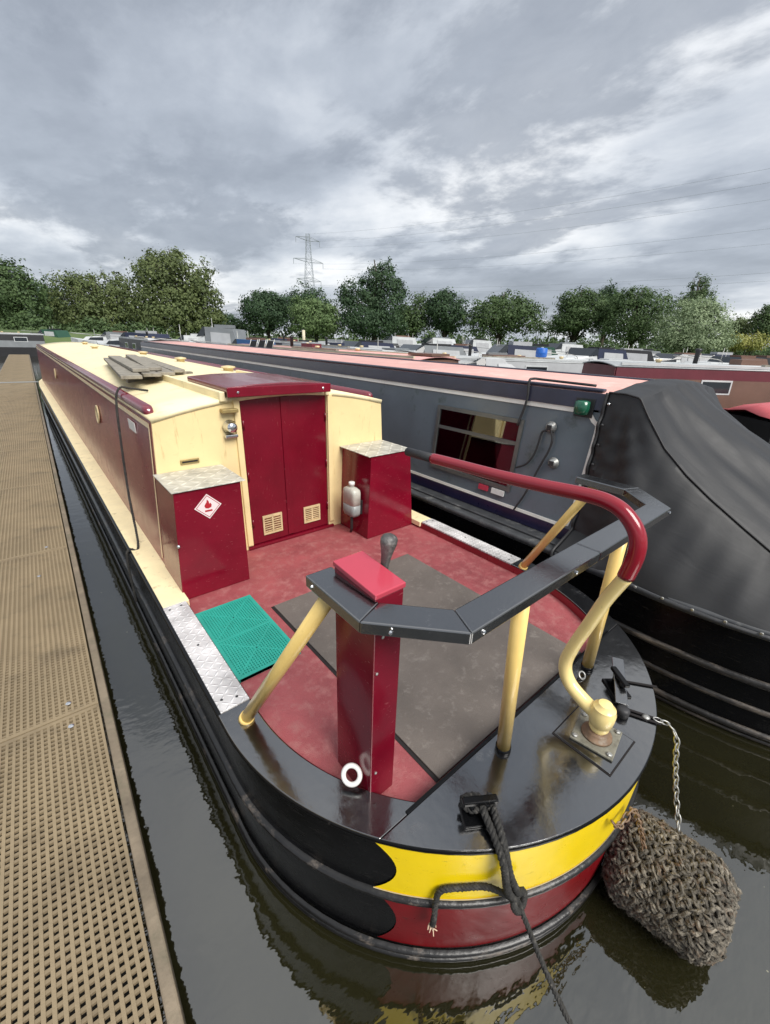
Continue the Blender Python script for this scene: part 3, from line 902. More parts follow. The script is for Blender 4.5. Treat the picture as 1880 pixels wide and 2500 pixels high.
# hazard diamond on the left locker
mb = MB()
cx_, cz_, r_ = -0.704, 1.148, 0.074
yd = 2.2485
mb.extr([(cx_, yd, cz_ - r_), (cx_ + r_, yd, cz_), (cx_, yd, cz_ + r_), (cx_ - r_, yd, cz_)], (0, -0.0015, 0))
hz_ = mb.build('hazard_sticker', 'sticker', LKL)
mb = MB()
fl = [(0, -.018), (.016, -.012), (.020, .002), (.014, .014), (.008, .008), (.006, .024), (-.002, .036), (-.006, .020), (-.013, .012), (-.020, .0), (-.015, -.013)]
mb.extr([(cx_ + a, yd - 0.0018, cz_ + b + 0.006) for a, b in fl], (0, -0.0006, 0))
mb.build('flame_mark', 'sticker_red', hz_)
mb = MB()
mb.bounds(cx_ - 0.020, cx_ + 0.020, yd - 0.0024, yd - 0.0018, cz_ - 0.030, cz_ - 0.020)
mb.build('base_bar', 'sticker_red', hz_)
mb = MB()
for (p, q) in (((0, -r_), (r_, 0)), ((r_, 0), (0, r_)), ((0, r_), (-r_, 0)), ((-r_, 0), (0, -r_))):
    a = Vector((p[0], 0, p[1])) * 0.86; b = Vector((q[0], 0, q[1])) * 0.86
    n_ = Vector((a.z - b.z, 0, b.x - a.x)).normalized() * 0.0016
    mb.add([Vector((cx_, yd - 0.0019, cz_)) + w for w in (a - n_, b - n_, b + n_, a + n_)], [(0, 1, 2, 3)])
mb.build('border_line', 'sticker_red', hz_)
# knob on the left locker side, screw heads
mb = MB(); mb.lathe([(0.008, 0), (0.010, .008), (.006, .014)], (0, 0, 0), 10, 'Y')
for q in mb.v: q.y *= -1; q += Vector((-0.888, 2.249, 0.955))
mb.build('latch_knob', 'chrome', LKL, smooth=True)
# cables from the right locker to the deck edge: black tube resting on the locker
# steering pillar ------------------------------------------------------
PX0, PX1, PY0, PY1 = -0.768, -0.668, 0.690, 0.880
mb = MB()
mb.hexa([(PX0, PY0, ZF + 0.001), (PX1, PY0, ZF + 0.001), (PX1, PY1, ZF + 0.001), (PX0, PY1, ZF + 0.001),
         (PX0, PY0, 1.412), (PX1, PY0, 1.412), (PX1, PY1, 1.425), (PX0, PY1, 1.425)])
pil = mb.build('control_pillar', 'maroon', BOAT, bevel=0.003)
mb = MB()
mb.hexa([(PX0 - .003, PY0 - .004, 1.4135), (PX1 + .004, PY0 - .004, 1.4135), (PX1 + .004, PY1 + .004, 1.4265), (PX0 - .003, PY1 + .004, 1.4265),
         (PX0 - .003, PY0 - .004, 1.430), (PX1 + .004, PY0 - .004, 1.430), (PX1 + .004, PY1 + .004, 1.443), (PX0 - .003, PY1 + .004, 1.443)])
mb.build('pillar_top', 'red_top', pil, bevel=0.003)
mb = MB()
cpt = Vector((PX0 - 0.030, 0.752, 0.705))
rq = Vector((-0.62, -0.50, 0.60)).to_track_quat('Z', 'Y')
mb.tube([cpt + rq @ Vector((math.cos(t_) * 0.028, math.sin(t_) * 0.028, 0)) for t_ in [2 * math.pi * k / 28 for k in range(28)]], 0.0085, 8, closed=True)
mb.build('white_ring', 'white', pil, smooth=True)
for (x_, y_, z_) in ((PX0 + 0.02, PY0, 0.74), (PX0 + 0.03, PY0, 1.28), (PX0 + 0.012, PY0, 1.16)):
    mb = MB(); mb.lathe([(0.005, 0), (0.005, .002), (.002, .004)], (0, 0, 0), 8, 'Y')
    for q in mb.v: q.y *= -1; q += Vector((x_, y_ - 0.0005, z_))
    mb.build('rivet', 'steel', pil)
# control lever
mb = MB()
lb = Vector((PX1 + 0.012, 0.800, 1.36)); lt = Vector((PX1 + 0.030, 0.790, 1.520))
mb.tube([lb, lb.lerp(lt, .35), lb.lerp(lt, .5)], 0.0115, 10)
lever = mb.build('control_lever', 'rubber', pil, smooth=True)
mb = MB()
pts = [lb.lerp(lt, k) for k in (.32, .45, .6, .75, .86, .94, 1.0, 1.04)]
mb.tube(pts, [.012, .013, .0155, .020, .0245, .0255, .020, .008], 12)
mb.build('lever_grip', 'knob', lever, smooth=True)
mb = MB(); mb.lathe([(0.035, 0), (0.033, 0.010), (0.016, 0.016)], (PX1 + 0.0005, 0.800, 1.355), 16, 'X')
mb.build('lever_boss', 'rubber', lever, smooth=True)

# taff rail ------------------------------------------------------------
ZR = 1.408
ro = [(-0.846, 0.912), (-0.849, 0.649), (-0.666, 0.455), (0.666, 0.455), (0.849, 0.649), (0.846, 0.925)]
def inset(poly, d):
    out = []
    for i, p in enumerate(poly):
        p = Vector((*p, 0))
        def nrm(a, b):
            t = (Vector((*b, 0)) - Vector((*a, 0))).normalized(); return Vector((-t.y, t.x, 0))
        if i == 0: out.append(p + nrm(poly[0], poly[1]) * d)
        elif i == len(poly) - 1: out.append(p + nrm(poly[-2], poly[-1]) * d)
        else:
            n1 = nrm(poly[i - 1], poly[i]); n2 = nrm(poly[i], poly[i + 1])
            b = (n1 + n2); out.append(p + b * (d / (1 + n1.dot(n2))))
    return out
ri = inset(ro, 0.088)
for i in range(5):
    a, b = ro[i], ro[i + 1]; c, d = ri[i + 1], ri[i]
    sh = 0.0006 * i
    segs = [(0, 1)] if i != 2 else [(0, 0.497), (0.5, 1)]
    for u0, u1 in segs:
        A = Vector((*a, 0)); B = Vector((*b, 0))
        p4 = [A.lerp(B, u0), A.lerp(B, u1), d.lerp(c, 1 - (1 - u1)) if False else d.lerp(c, u1), d.lerp(c, u0)]
        mb = MB(); mb.prism([(p.x, p.y) for p in p4], ZR - 0.036, ZR)
        rb = mb.build('rail_board', 'black_rail', BOAT, bevel=0.004)
for (x_, y_) in ((-0.847, 0.88), (-0.80, 0.597), (-0.62, 0.455), (-0.16, 0.455), (0.30, 0.455), (0.655, 0.455), (0.80, 0.60)):
    mb = MB(); mb.lathe([(0.006, 0), (0.006, .003), (.003, .005)], (0, 0, 0), 8, 'Y')
    for q in mb.v: q.y *= -1; q += Vector((x_, y_ - 0.0005 if abs(x_) < 0.7 else y_ - 0.006, ZR - 0.018))
    mb.build('rail_bolt', 'chrome', rb)
posts = [((-0.969, 1.216), (-0.806, 0.838)), ((-0.288, 0.511), (-0.385, 0.497)), ((0.369, 0.513), (0.290, 0.497)), ((0.945, 1.227), (0.800, 0.838))]
for k, (f_, t_) in enumerate(posts):
    mb = MB()
    A = Vector((*f_, ZG)); B = Vector((*t_, ZR - 0.037))
    A = A + (B - A) * 0.004
    mb.tube([A, A.lerp(B, .5), B], 0.0245, 16)
    p_ = mb.build('rail_post', 'yellow_tube', BOAT, smooth=True)
    mb = MB()
    mb.tube([A - (B - A).normalized() * 0.012, A + (B - A).normalized() * 0.018], 0.028, 16)
    mb.build('post_collar', 'rim_black' if 0 < k < 3 else 'yellow_tube', p_, smooth=True)

# tiller ----------------------------------------------------------------
TX = 0.032
sw = [(0.328, 0.765), (0.392, 0.785), (0.458, 0.825), (0.488, 0.892), (0.476, 0.987), (0.442, 1.117), (0.411, 1.235), (0.374, 1.341)]
rd = [(0.374, 1.341), (0.364, 1.43), (0.378, 1.496), (0.425, 1.548), (0.485, 1.571), (0.565, 1.572), (0.728, 1.559), (0.923, 1.547), (1.16, 1.540), (1.27, 1.536)]
pts = spline([(TX, y, z) for y, z in sw], 8)
mb = MB(); mb.tube(pts, [0.029 - 0.006 * min(1, i / (len(pts) * 0.6)) for i in range(len(pts))], 18)
til = mb.build('swan_neck', 'yellow_swan', BOAT, smooth=True)
pts = spline([(TX, y, z) for y, z in rd], 8)
mb = MB(); mb.tube(pts, [0.0265 - 0.0025 * i / len(pts) for i in range(len(pts))], 18)
mb.build('tiller_bar', 'red_tiller', til, smooth=True)
mb = MB(); mb.tube([(TX, 1.268, 1.536), (TX, 1.33, 1.534), (TX, 1.44, 1.531)], [0.0225, 0.021, 0.021], 14)
mb.build('tiller_grip', 'rubber', til, smooth=True)
mb = MB(); mb.lathe([(0.027, 0.684), (0.027, 0.712), (0.035, 0.716), (0.035, 0.732), (0.040, 0.738), (0.044, 0.765), (0.044, 0.795), (0.039, 0.806), (0.039, 0.812), (0.028, 0.822), (0.024, 0.830), (0.010, 0.834)], (TX, 0.318, 0), 24)
mb.build('stock_boss', 'yellow_swan', til, smooth=False, autos=True)
mb = MB(); mb.lathe([(0.055, 0.6765), (0.053, 0.684), (0.043, 0.687), (0.041, 0.697), (0.034, 0.703)], (TX, 0.318, 0), 24)
mb.build('stock_gland', 'rusty', til, smooth=True)
mb = MB()
ra_ = Matrix.Rotation(math.radians(10), 3, 'Z')
mb.box((TX, 0.318, 0.671), (0.155, 0.150, 0.0095), ra_)
gp = mb.build('gland_plate', 'grey_plate', BOAT, bevel=0.003)
for sx in (-1, 1):
    for sy in (-1, 1):
        q = ra_ @ Vector((sx * 0.062, sy * 0.060, 0))
        mb = MB(); mb.lathe([(0.010, 0), (0.010, .006), (.006, .009)], (TX + q.x, 0.318 + q.y, 0.676), 6)
        mb.build('bolt', 'steel', gp)
mb = MB(); mb.bounds(-0.085, 0.130, 0.212, 0.432, ZG + 0.0005, ZG + 0.0022)
mb.build('hatch_seam', 'gap', counter)
mb = MB(); mb.bounds(-0.080, 0.125, 0.217, 0.427, ZG + 0.0028, ZG + 0.0062)
mb.build('weed_hatch', 'black_gloss', counter, bevel=0.0015)

# mooring dollies on the counter -------------------------------------------
def dolly(c, ang):
    R_ = Matrix.Rotation(ang, 3, 'Z'); c = Vector(c)
    mb = MB(); mb.box(c + Vector((0, 0, 0.0045)), (0.105, 0.075, 0.008), R_)
    d_ = mb.build('mooring_dolly', 'rim_black', BOAT, bevel=0.002)
    for s_ in (-1, 1):
        mb = MB(); mb.tube([c + R_ @ Vector((s_ * 0.024, 0, 0.008)), c + R_ @ Vector((s_ * 0.024, 0, 0.060))], 0.010, 10)
        mb.build('dolly_post', 'rim_black', d_, smooth=True)
    mb = MB(); mb.box(c + Vector((0, 0, 0.068)), (0.112, 0.024, 0.017), R_)
    mb.build('dolly_bar', 'rim_black', d_, bevel=0.004)
    return d_
dolly((-0.545, 0.425, ZG), math.radians(-33))
dolly((0.345, 0.372, ZG), math.radians(52))
# stowed flat arm beside the right dolly
mb = MB()
a_, b_ = Vector((0.445, 0.425, ZG + 0.075)), Vector((0.250, 0.315, ZG + 0.022))
dv = (b_ - a_).normalized(); nv = dv.cross(Vector((0, 0, 1))).normalized() * 0.023; uv = dv.cross(nv).normalized() * 0.005
mb.hexa([a_ - nv - uv, b_ - nv - uv, b_ + nv - uv, a_ + nv - uv, a_ - nv + uv, b_ - nv + uv, b_ + nv + uv, a_ + nv + uv])
mb.build('hinged_arm', 'black_rail', counter, bevel=0.002)
mb = MB(); mb.lathe([(0.024, 0), (0.024, .03), (.014, .036)], (0.222, 0.298, ZG + 0.0005), 14)
mb.build('arm_pivot', 'rubber', counter, smooth=True)
for (p, q) in (((0.410, 0.372), (0.495, 0.262)), ((0.235, 0.302), (0.292, 0.178)), ((0.255, 0.312), (0.312, 0.188))):
    A = Vector((*p, ZG + 0.004)); B = Vector((*q, ZG + 0.004)); n_ = (B - A).cross(Vector((0, 0, 1))).normalized() * 0.005
    mb = MB(); mb.extr([A - n_, B - n_, B + n_, A + n_], (0, 0, 0.003))
    mb.build('fender_strap', 'gap', counter)
for q in ((0.352, 0.175),):
    mb = MB(); mb.lathe([(0.016, 0), (0.014, .008), (.006, .012)], (q[0] - .07, q[1] + 0.055, ZG + .0005), 10)
    mb.build('deck_bolt', 'steel', counter, smooth=True)
# fuel filler and small eye on the right counter
mb = MB()
mb.tube([Vector((0.29 + 0.02 * math.cos(t_), 0.50 + 0.012 * math.sin(t_), ZG + 0.012 + 0.010 * math.sin(t_))) for t_ in [2 * math.pi * k / 16 for k in range(16)]], 0.004, 6, closed=True)
mb.build('shackle', 'steel', counter, smooth=True)
# ================================================================== THINGS LYING ON OR HANGING FROM THE BOAT
# green duckboard tile
mb = MB()
gx0, gx1, gy0, gy1 = -0.905, -0.600, 1.462, 2.055
z0, z1 = ZF + 0.001, ZF + 0.020
n1, n2 = 24, 40
for i in range(n1 + 1):
    x = gx0 + (gx1 - gx0) * i / n1
    mb.bounds(x - 0.0034, x + 0.0034, gy0, gy1, z0, z1)
for j in range(n2 + 1):
    y = gy0 + (gy1 - gy0) * j / n2
    mb.bounds(gx0, gx1, y - 0.0040, y + 0.0040, z0 + 0.001, z1 - 0.0022)
for (a, b) in ((gx0 - 0.004, gx0 + 0.010), (gx1 - 0.010, gx1 + 0.004)):
    mb.bounds(a, b, gy0 - 0.004, gy1 + 0.004, z0 + 0.0005, z1 + 0.0006)
for (a, b) in ((gy0 - 0.004, gy0 + 0.010), (gy1 - 0.010, gy1 + 0.004), (gy0 + 0.288, gy0 + 0.302)):
    mb.bounds(gx0 + 0.010, gx1 - 0.010, a, b, z0 + 0.0006, z1 + 0.0004)
# diagonal moulded ribs
for (p, q) in (((gx0, gy0), (gx1, gy0 + 0.296)), ((gx1, gy0), (gx0, gy0 + 0.296)), ((gx0, gy0 + 0.296), (gx1, gy1)), ((gx1, gy0 + 0.296), (gx0, gy1))):
    A = Vector((*p, 0)); B = Vector((*q, 0)); L_ = (B - A).length
    mb.box(((A + B) / 2) + Vector((0, 0, (z0 + z1) / 2 + 0.0006)), (L_ - 0.03, 0.0075, z1 - z0 - 0.001), Matrix.Rotation(math.atan2(B.y - A.y, B.x - A.x), 3, 'Z'))
o = mb.build('duckboard', 'green')
tag(o, 'green plastic duckboard tile lying on the red cockpit floor by the left locker', 'mat')

# translucent fluid bottle hung on the right locker
bt = thing('fluid_bottle', (0.385, 2.40, 0.76), 'white translucent plastic fluid bottle on the right maroon locker by the doors', 'bottle')
def rbox(mb, cx, cy, prof, hx, hy):
    rows = []
    for k, z in prof:
        row = []
        for i in range(25):
            a = 2 * math.pi * i / 24
            ca, sa = math.cos(a), math.sin(a)
            e = 0.45
            row.append(Vector((cx + hx * k * math.copysign(abs(ca) ** e, ca), cy + hy * k * math.copysign(abs(sa) ** e, sa), z)))
        rows.append(row)
    mb.grid(rows)
    n = 25
    mb.f.append(list(range(len(mb.v) - n, len(mb.v) - 1))); mb.mi.append(0)
    mb.f.append(list(range(len(mb.v) - n * len(prof), len(mb.v) - n * len(prof) + n - 1))); mb.mi.append(0)
mb = MB(); rbox(mb, 0.385, 2.40, [(0.86, 0.868), (1.0, 0.871), (1.0, 0.96), (0.93, 0.985), (0.6, 1.0), (0.3, 1.004)], 0.042, 0.075)
mb.build('bottle_body', 'tank', bt, smooth=True)
mb = MB(); rbox(mb, 0.385, 2.40, [(0.4, 0.772), (0.85, 0.778), (0.99, 0.80), (1.0, 0.8695), (0.85, 0.8697)], 0.0418, 0.0748)
mb.build('bottle_base', 'tank_low', bt, smooth=True)
mb = MB(); mb.lathe([(0.018, 1.003), (0.018, 1.018), (0.024, 1.020), (0.024, 1.040), (0.018, 1.044)], (0.385, 2.40, 0), 14)
mb.build('bottle_cap', 'white', bt, smooth=True)
mb = MB(); mb.tube([(0.385, 2.40, 0.775), (0.385, 2.40, 0.72), (0.392, 2.41, 0.66), (0.40, 2.43, ZF + 0.012)], 0.011, 8)
mb.build('bottle_hose', 'rubber', bt, smooth=True)
mb = MB(); mb.bounds(0.4275, 0.444, 2.335, 2.465, 0.79, 0.90)
mb.build('bottle_bracket', 'rubber', bt)

# weathered planks on the roof
rnd = random.Random(3)
specs = [(-0.60, 4.85, 0.15, 2.5, -0.018), (-0.46, 4.95, 0.14, 2.4, -0.018), (-0.32, 5.1, 0.15, 2.5, -0.018), (-0.185, 5.25, 0.12, 2.3, -0.018), (-0.53, 4.9, 0.13, 2.1, 0.012), (-0.36, 5.1, 0.12, 2.3, 0.012)]
names_ = ['leftmost weathered grey plank laid on the cream cabin roof', 'second weathered plank from the left on the cream cabin roof', 'third weathered plank from the left on the cream cabin roof', 'rightmost weathered plank laid on the cream cabin roof',
          'weathered plank on top of the pile at left on the cream roof', 'weathered plank on top of the pile at right on the cream roof']
for (x_, y_, w_, l_, dz), nm in zip(specs, names_):
    base = roof_z(0) + 0.031 + dz
    c = Vector((x_, y_, base + 0.013)); R_ = Matrix.Rotation(math.radians(rnd.uniform(-3.0, 1.0) - 3.5), 3, 'Z')
    mb = MB(); mb.box((0, 0, 0), (w_ * 0.92, l_, 0.026))
    o = mb.build('plank', 'planks', None, bevel=0.004)
    o.location = c; o.rotation_euler = R_.to_euler()
    tag(o, nm, 'plank', 'weathered planks on the cabin roof')
for y_ in (4.2, 5.75):
    mb = MB(); mb.bounds(-0.66 + (0.12 if y_ > 5 else 0), -0.13 + (0.08 if y_ > 5 else 0), y_ - 0.04, y_ + 0.04, roof_z(0.69) - 0.002, roof_z(0) + 0.0125)
    o = mb.build('bearer', 'planks')
    tag(o, 'timber bearer under the %s end of the weathered planks on the cream roof' % ('near' if y_ < 5 else 'far'), 'timber', 'bearers under the planks')

# centre line: dark rope from the left handrail down to the gunwale
tp_ = on_z(322, 948, 1.665); mdl = on_z(298, 1345, ZG + 0.012)
ty, by_ = tp_.y, mdl.y
pts = [(-0.66, ty + 0.03, roof_z(0.66) + 0.012), (-0.775, ty + 0.01, 1.664), (-0.835, ty, 1.672), (-0.872, ty - 0.01, 1.60), (-0.905, ty * .8 + by_ * .2, 1.38), (-0.950, ty * .45 + by_ * .55, 1.0), (-0.985, by_, ZG + 0.018), (-1.040, by_, ZG + 0.012), (-1.066, by_, 0.60), (-1.072, by_, 0.25)]
mb = rope_strands(resample(spline(pts, 10), 0.014), 0.0085, 0.05)
tag(mb.build('centre_line', 'rope', None, smooth=True), 'dark rope hanging from the left roof handrail down the maroon cabin side', 'rope')

# stern mooring rope round the left dolly
end = on_z(1398, 2510, 0.20)
far = end + (end - Vector((-0.50, 0.262, 0.47))) * 1.6
far.z = 0.03
rp = [(-0.515, 0.405, ZG + 0.035), (-0.568, 0.440, ZG + 0.030), (-0.572, 0.470, ZG + 0.045), (-0.530, 0.442, ZG + 0.050), (-0.548, 0.400, ZG + 0.036), (-0.566, 0.350, ZG + 0.020), (-0.590, 0.296, ZG - 0.006), (-0.583, 0.272, 0.56), (-0.560, 0.262, 0.50), (-0.535, 0.255, 0.465)]
root_ = thing('mooring_rope', (-0.545, 0.425, ZG), 'black twisted mooring rope tied to the left stern dolly and leading down to the water', 'rope')
mb = rope_strands(resample(spline(rp, 10), 0.008), 0.0120, 0.045)
mb.build('dolly_turn', 'rope', root_, smooth=True)
rp2 = [(-0.490, 0.430, ZG + 0.040), (-0.528, 0.372, ZG + 0.034), (-0.560, 0.318, ZG + 0.015), (-0.568, 0.280, 0.60), (-0.548, 0.262, 0.53), (-0.530, 0.258, 0.49)]
mb = rope_strands(resample(spline(rp2, 10), 0.008), 0.0120, 0.045)
mb.build('dolly_turn', 'rope', root_, smooth=True)
k0 = Vector((-0.535, 0.252, 0.468))
mb = rope_strands(resample([k0 + Vector((0.026 * math.cos(t_), 0.010 * math.sin(t_) - 0.004, 0.020 * math.sin(t_) + 0.008 * math.cos(2 * t_))) for t_ in [2 * math.pi * k / 30 for k in range(52)]], 0.007), 0.0115, 0.042)
mb.build('knot', 'rope', root_, smooth=True)
path = [k0 + (far - k0) * (k / 40) - Vector((0, 0, 0.10 * math.sin(math.pi * k / 40) * (1 - k / 40))) for k in range(41)]
mb = rope_strands(resample(path, 0.010), 0.0088, 0.038)
mb.build('standing_line', 'rope', root_, smooth=True)
# short tail hanging over the yellow band with a frayed end
aL = math.pi + 0.85
def hullp(a, z, o_=0.014): 
    p = ell(a, o_); return Vector((p.x, p.y, z))
tl = [k0 + Vector((-0.01, 0.0, 0.01)), hullp(math.pi + 0.98, 0.490, 0.018), hullp(math.pi + 0.90, 0.492, 0.016), hullp(math.pi + 0.845, 0.476, 0.016), hullp(math.pi + 0.832, 0.43, 0.018), hullp(math.pi + 0.828, 0.375, 0.040), hullp(math.pi + 0.828, 0.315, 0.032)]
mb = rope_strands(resample(spline(tl, 10), 0.007), 0.0100, 0.036)
mb.build('rope_tail', 'rope', root_, smooth=True)
mb = MB(); rn = random.Random(2)
e0 = tl[-1]
for k in range(26):
    d_ = Vector((rn.uniform(-1, 1) * 0.5, rn.uniform(-1, 1) * 0.4, -1)).normalized() * rn.uniform(0.012, 0.028)
    s0 = e0 + Vector((rn.uniform(-.007, .007), rn.uniform(-.007, .007), 0.004))
    mb.tube([s0, s0 + d_ * .5, s0 + d_ + Vector((rn.uniform(-.006, .006), rn.uniform(-.006, .002), 0))], 0.0018, 4)
mb.build('frayed_end', 'rope_light', root_)

# big stern fender -----------------------------------------------------------
MT['coir'] = paint('coir_knot', (0.150, 0.132, 0.104), 0.85, 0.75, 48, island=0.45, bump=0.9, bscale=120, wear=(0.16, 0.085, 0.04), wear_amt=0.35, wear_scale=22, wear_rough=0.9)
MT['coir_core'] = paint('coir_core', (0.05, 0.038, 0.026), 0.95, 0.4, 30, bump=0.6, bscale=80)
fc = Vector((0.122, -0.026, 0.158)); fr, fl_ = 0.170, 0.37
fen = thing('stern_fender', (fc.x, fc.y, 0.0), 'shaggy brown rope fender hanging at the stern against the water', 'fender')
RA = Matrix.Rotation(math.radians(-6), 3, 'X') @ Matrix.Rotation(math.radians(4), 3, 'Z')
def fen_pt(u, a, rr): # u along axis 0..1 from hull to aft
    q = Vector((rr * math.cos(a), -(u - 0.5) * fl_, rr * math.sin(a)))
    return fc + RA @ q
def fen_r(u): 
    e = min(u, 1 - u)
    return fr * (0.62 + 0.38 * math.sin(min(1, e / 0.22) * math.pi / 2) ** 0.7)
mb = MB(); rows = []
for i in range(15):
    u = i / 14
    rows.append([fen_pt(u, 2 * math.pi * k / 32, fen_r(u) * 0.93) for k in range(33)])
mb.grid(rows)
mb.f.append(list(range(0, 32))); mb.mi.append(0)
mb.f.append(list(range(14 * 33, 14 * 33 + 32))); mb.mi.append(0)
mb.build('fender_core', 'coir_core', fen, smooth=True)
mb = MB(); rn = random.Random(5)
def yarn(c, n_, t1, L_, r_):
    """a short bent rope-yarn loop standing off the surface"""
    mb.tube([c - t1 * L_ - n_ * 0.010, c - t1 * L_ * .55 + n_ * r_ * 1.1, c + n_ * r_ * 1.8, c + t1 * L_ * .55 + n_ * r_ * 1.1, c + t1 * L_ - n_ * 0.010], [r_ * .8, r_, r_ * 1.05, r_, r_ * .8], 5)
NST = 30
for sgn in (-1, 1):
    for k in range(NST):
        path_ = []
        for q in range(84):
            u = q / 83 * 1.0
            a = 2 * math.pi * (k + (0.5 if sgn > 0 else 0)) / NST + sgn * 2.3 * u + 0.03 * math.sin(q * .9 + k)
            ov = 0.0046 * math.sin((2.3 * u * 2 / (2 * math.pi) * NST) * math.pi + (0 if sgn > 0 else math.pi) + k * math.pi)
            path_.append(fen_pt(u, a, fen_r(u) * 0.985 + ov + rn.uniform(-.0015, .0015)))
        last = path_[-1]
        for w_ in (0.75, 0.5, 0.28, 0.1):
            path_.append(fen_pt(1.0, a + sgn * 0.25 * (1 - w_), fen_r(1.0) * w_) + RA @ Vector((0, -0.012 * (1 - w_), 0)))
        mb.tube(path_, [0.0068 + rn.uniform(-.0013, .0013) for _ in path_], 6)
for k in range(620):
    u = rn.random(); a = rn.uniform(0, 2 * math.pi); r_ = fen_r(u)
    c = fen_pt(u, a, r_ * rn.uniform(0.97, 1.03)); n_ = (fen_pt(u, a, r_ * 1.2) - fen_pt(u, a, r_)).normalized()
    t1 = Matrix.Rotation(rn.choice((0.85, -0.85)) + rn.gauss(0, 0.3), 3, n_) @ (RA @ Vector((0, -1, 0)))
    yarn(c, n_, t1, rn.uniform(.010, .018), rn.uniform(.0030, .0048))
for k in range(90):
    rr = math.sqrt(rn.random()) * fr * 0.66; a = rn.uniform(0, 2 * math.pi)
    c = fen_pt(0.995, a, rr); n_ = RA @ Vector((0, -1, 0))
    t1 = RA @ Vector((math.cos(a + 1.2), 0, math.sin(a + 1.2)))
    yarn(c, n_, t1, rn.uniform(.010, .021), rn.uniform(.0042, .0078))
# loose bristles
for k in range(5200):
    u = rn.random(); a = rn.uniform(0, 2 * math.pi); r_ = fen_r(u)
    c = fen_pt(u, a, r_ * 0.96); n_ = (fen_pt(u, a, r_ * 1.2) - fen_pt(u, a, r_)).normalized()
    d_ = (n_ + Vector((rn.uniform(-.9, .9), rn.uniform(-.9, .9), rn.uniform(-.9, .9)))).normalized() * rn.uniform(.014, .030)
    s_ = d_.cross(n_ + Vector((.1, .2, .3))).normalized() * 0.0012
    mb.add([c - s_, c + s_, c + d_], [(0, 1, 2)])
tag(mb.build('coir_knots', 'coir', fen), kind='stuff')
# fender chain: links
ch = thing('fender_chain', (0.30, 0.195, ZG), 'short steel chain from the counter edge down to the stern fender', 'chain')
pc = spline([(0.300, 0.205, ZG + 0.006), (0.330, 0.155, 0.652), (0.312, 0.118, 0.622), (0.302, 0.10, 0.55), (0.292, 0.07, 0.45), (0.278, 0.045, 0.38), (0.245, 0.012, 0.318), (0.222, -0.004, 0.285)], 12)
lk_pts = resample(pc, 0.026)
for k in range(len(lk_pts) - 1):
    a, b = lk_pts[k], lk_pts[k + 1]
    t = (b - a).normalized(); c = (a + b) / 2
    s1 = t.cross(Vector((0.3, 0.9, 0.2))).normalized()
    s2 = t.cross(s1)
    w = s1 if k % 2 else s2
    loop = []
    for q in range(16):
        an = 2 * math.pi * q / 16
        loop.append(c + t * (0.018 * math.cos(an)) + w * (0.0095 * math.sin(an)))
    mb = MB(); mb.tube(loop, 0.0032, 5, closed=True)
    mb.build('chain_link', 'steel', ch, smooth=True)
# left fender chain lying over the yellow band
ch2 = thing('fender_chain', (-0.10, 0.155, 0.58), 'rusty fender chain crossing the yellow band left of the stern fender', 'chain')
pc = spline([(-0.175, 0.150, 0.590), (-0.150, 0.136, 0.560), (-0.105, 0.132, 0.545), (-0.06, 0.130, 0.555), (-0.02, 0.120, 0.52), (0.03, 0.09, 0.40), (0.05, 0.06, 0.30)], 12)
lk_pts = resample(pc, 0.024)
for k in range(len(lk_pts) - 1):
    a, b = lk_pts[k], lk_pts[k + 1]
    t = (b - a).normalized(); c = (a + b) / 2
    s1 = t.cross(Vector((0.3, 0.9, 0.2))).normalized(); s2 = t.cross(s1); w = s1 if k % 2 else s2
    loop = [c + t * (0.017 * math.cos(2 * math.pi * q / 14)) + w * (0.009 * math.sin(2 * math.pi * q / 14)) for q in range(14)]
    mb = MB(); mb.tube(loop, 0.0032, 5, closed=True)
    mb.build('chain_link', 'rusty', ch2, smooth=True)
# ================================================================== THE GREY NEIGHBOUR WITH THE BLACK CANOPY
MT['nb_grey'] = paint('nb_grey', (0.125, 0.158, 0.185), 0.34, 0.12, 3, coat=0.25, bump=0.06, bscale=12, wear=(0.06, 0.085, 0.075), wear_amt=0.25, wear_scale=4)
MT['nb_strake'] = paint('nb_strake', (0.020, 0.018, 0.017), 0.4, 0.4, 8, bump=0.3, bscale=30, wear=(0.20, 0.165, 0.135), wear_amt=0.52, wear_scale=5, wear_map=(1, .5, 4))
MT['nb_navy'] = paint('nb_navy', (0.012, 0.012, 0.042), 0.30, 0.2, 5, coat=0.2)
MT['nb_rail'] = paint('nb_rail_navy', (0.032, 0.034, 0.060), 0.32, 0.2, 5, coat=0.2)
MT['nb_white'] = paint('nb_white', (0.86, 0.85, 0.79), 0.4, 0.08, 6)
MT['nb_roof'] = paint('nb_roof_pink', (0.64, 0.355, 0.315), 0.6, 0.10, 4, bump=0.1, bscale=60, wear=(0.72, 0.50, 0.45), wear_amt=0.4, wear_scale=3)
MT['nb_deck'] = paint('nb_gunwale', (0.055, 0.058, 0.062), 0.45, 0.3, 9, wear=(0.17, 0.17, 0.165), wear_amt=0.35, wear_scale=10)
MT['frame_alu'] = paint('window_frame', (0.16, 0.17, 0.165), 0.4, 0.15, 10, metal=0.5)
MT['glass'] = glass('window_glass', (0.85, 0.88, 0.88), 1.75)
MT['inside'] = paint('dark_cabin_inside', (0.020, 0.012, 0.012), 0.8)
MT['curtain'] = paint('white_curtain', (0.72, 0.72, 0.70), 0.85, 0.12, 20)
MT['nav_green'] = paint('green_lamp', (0.012, 0.10, 0.055), 0.15, 0.2, 20, coat=0.5)
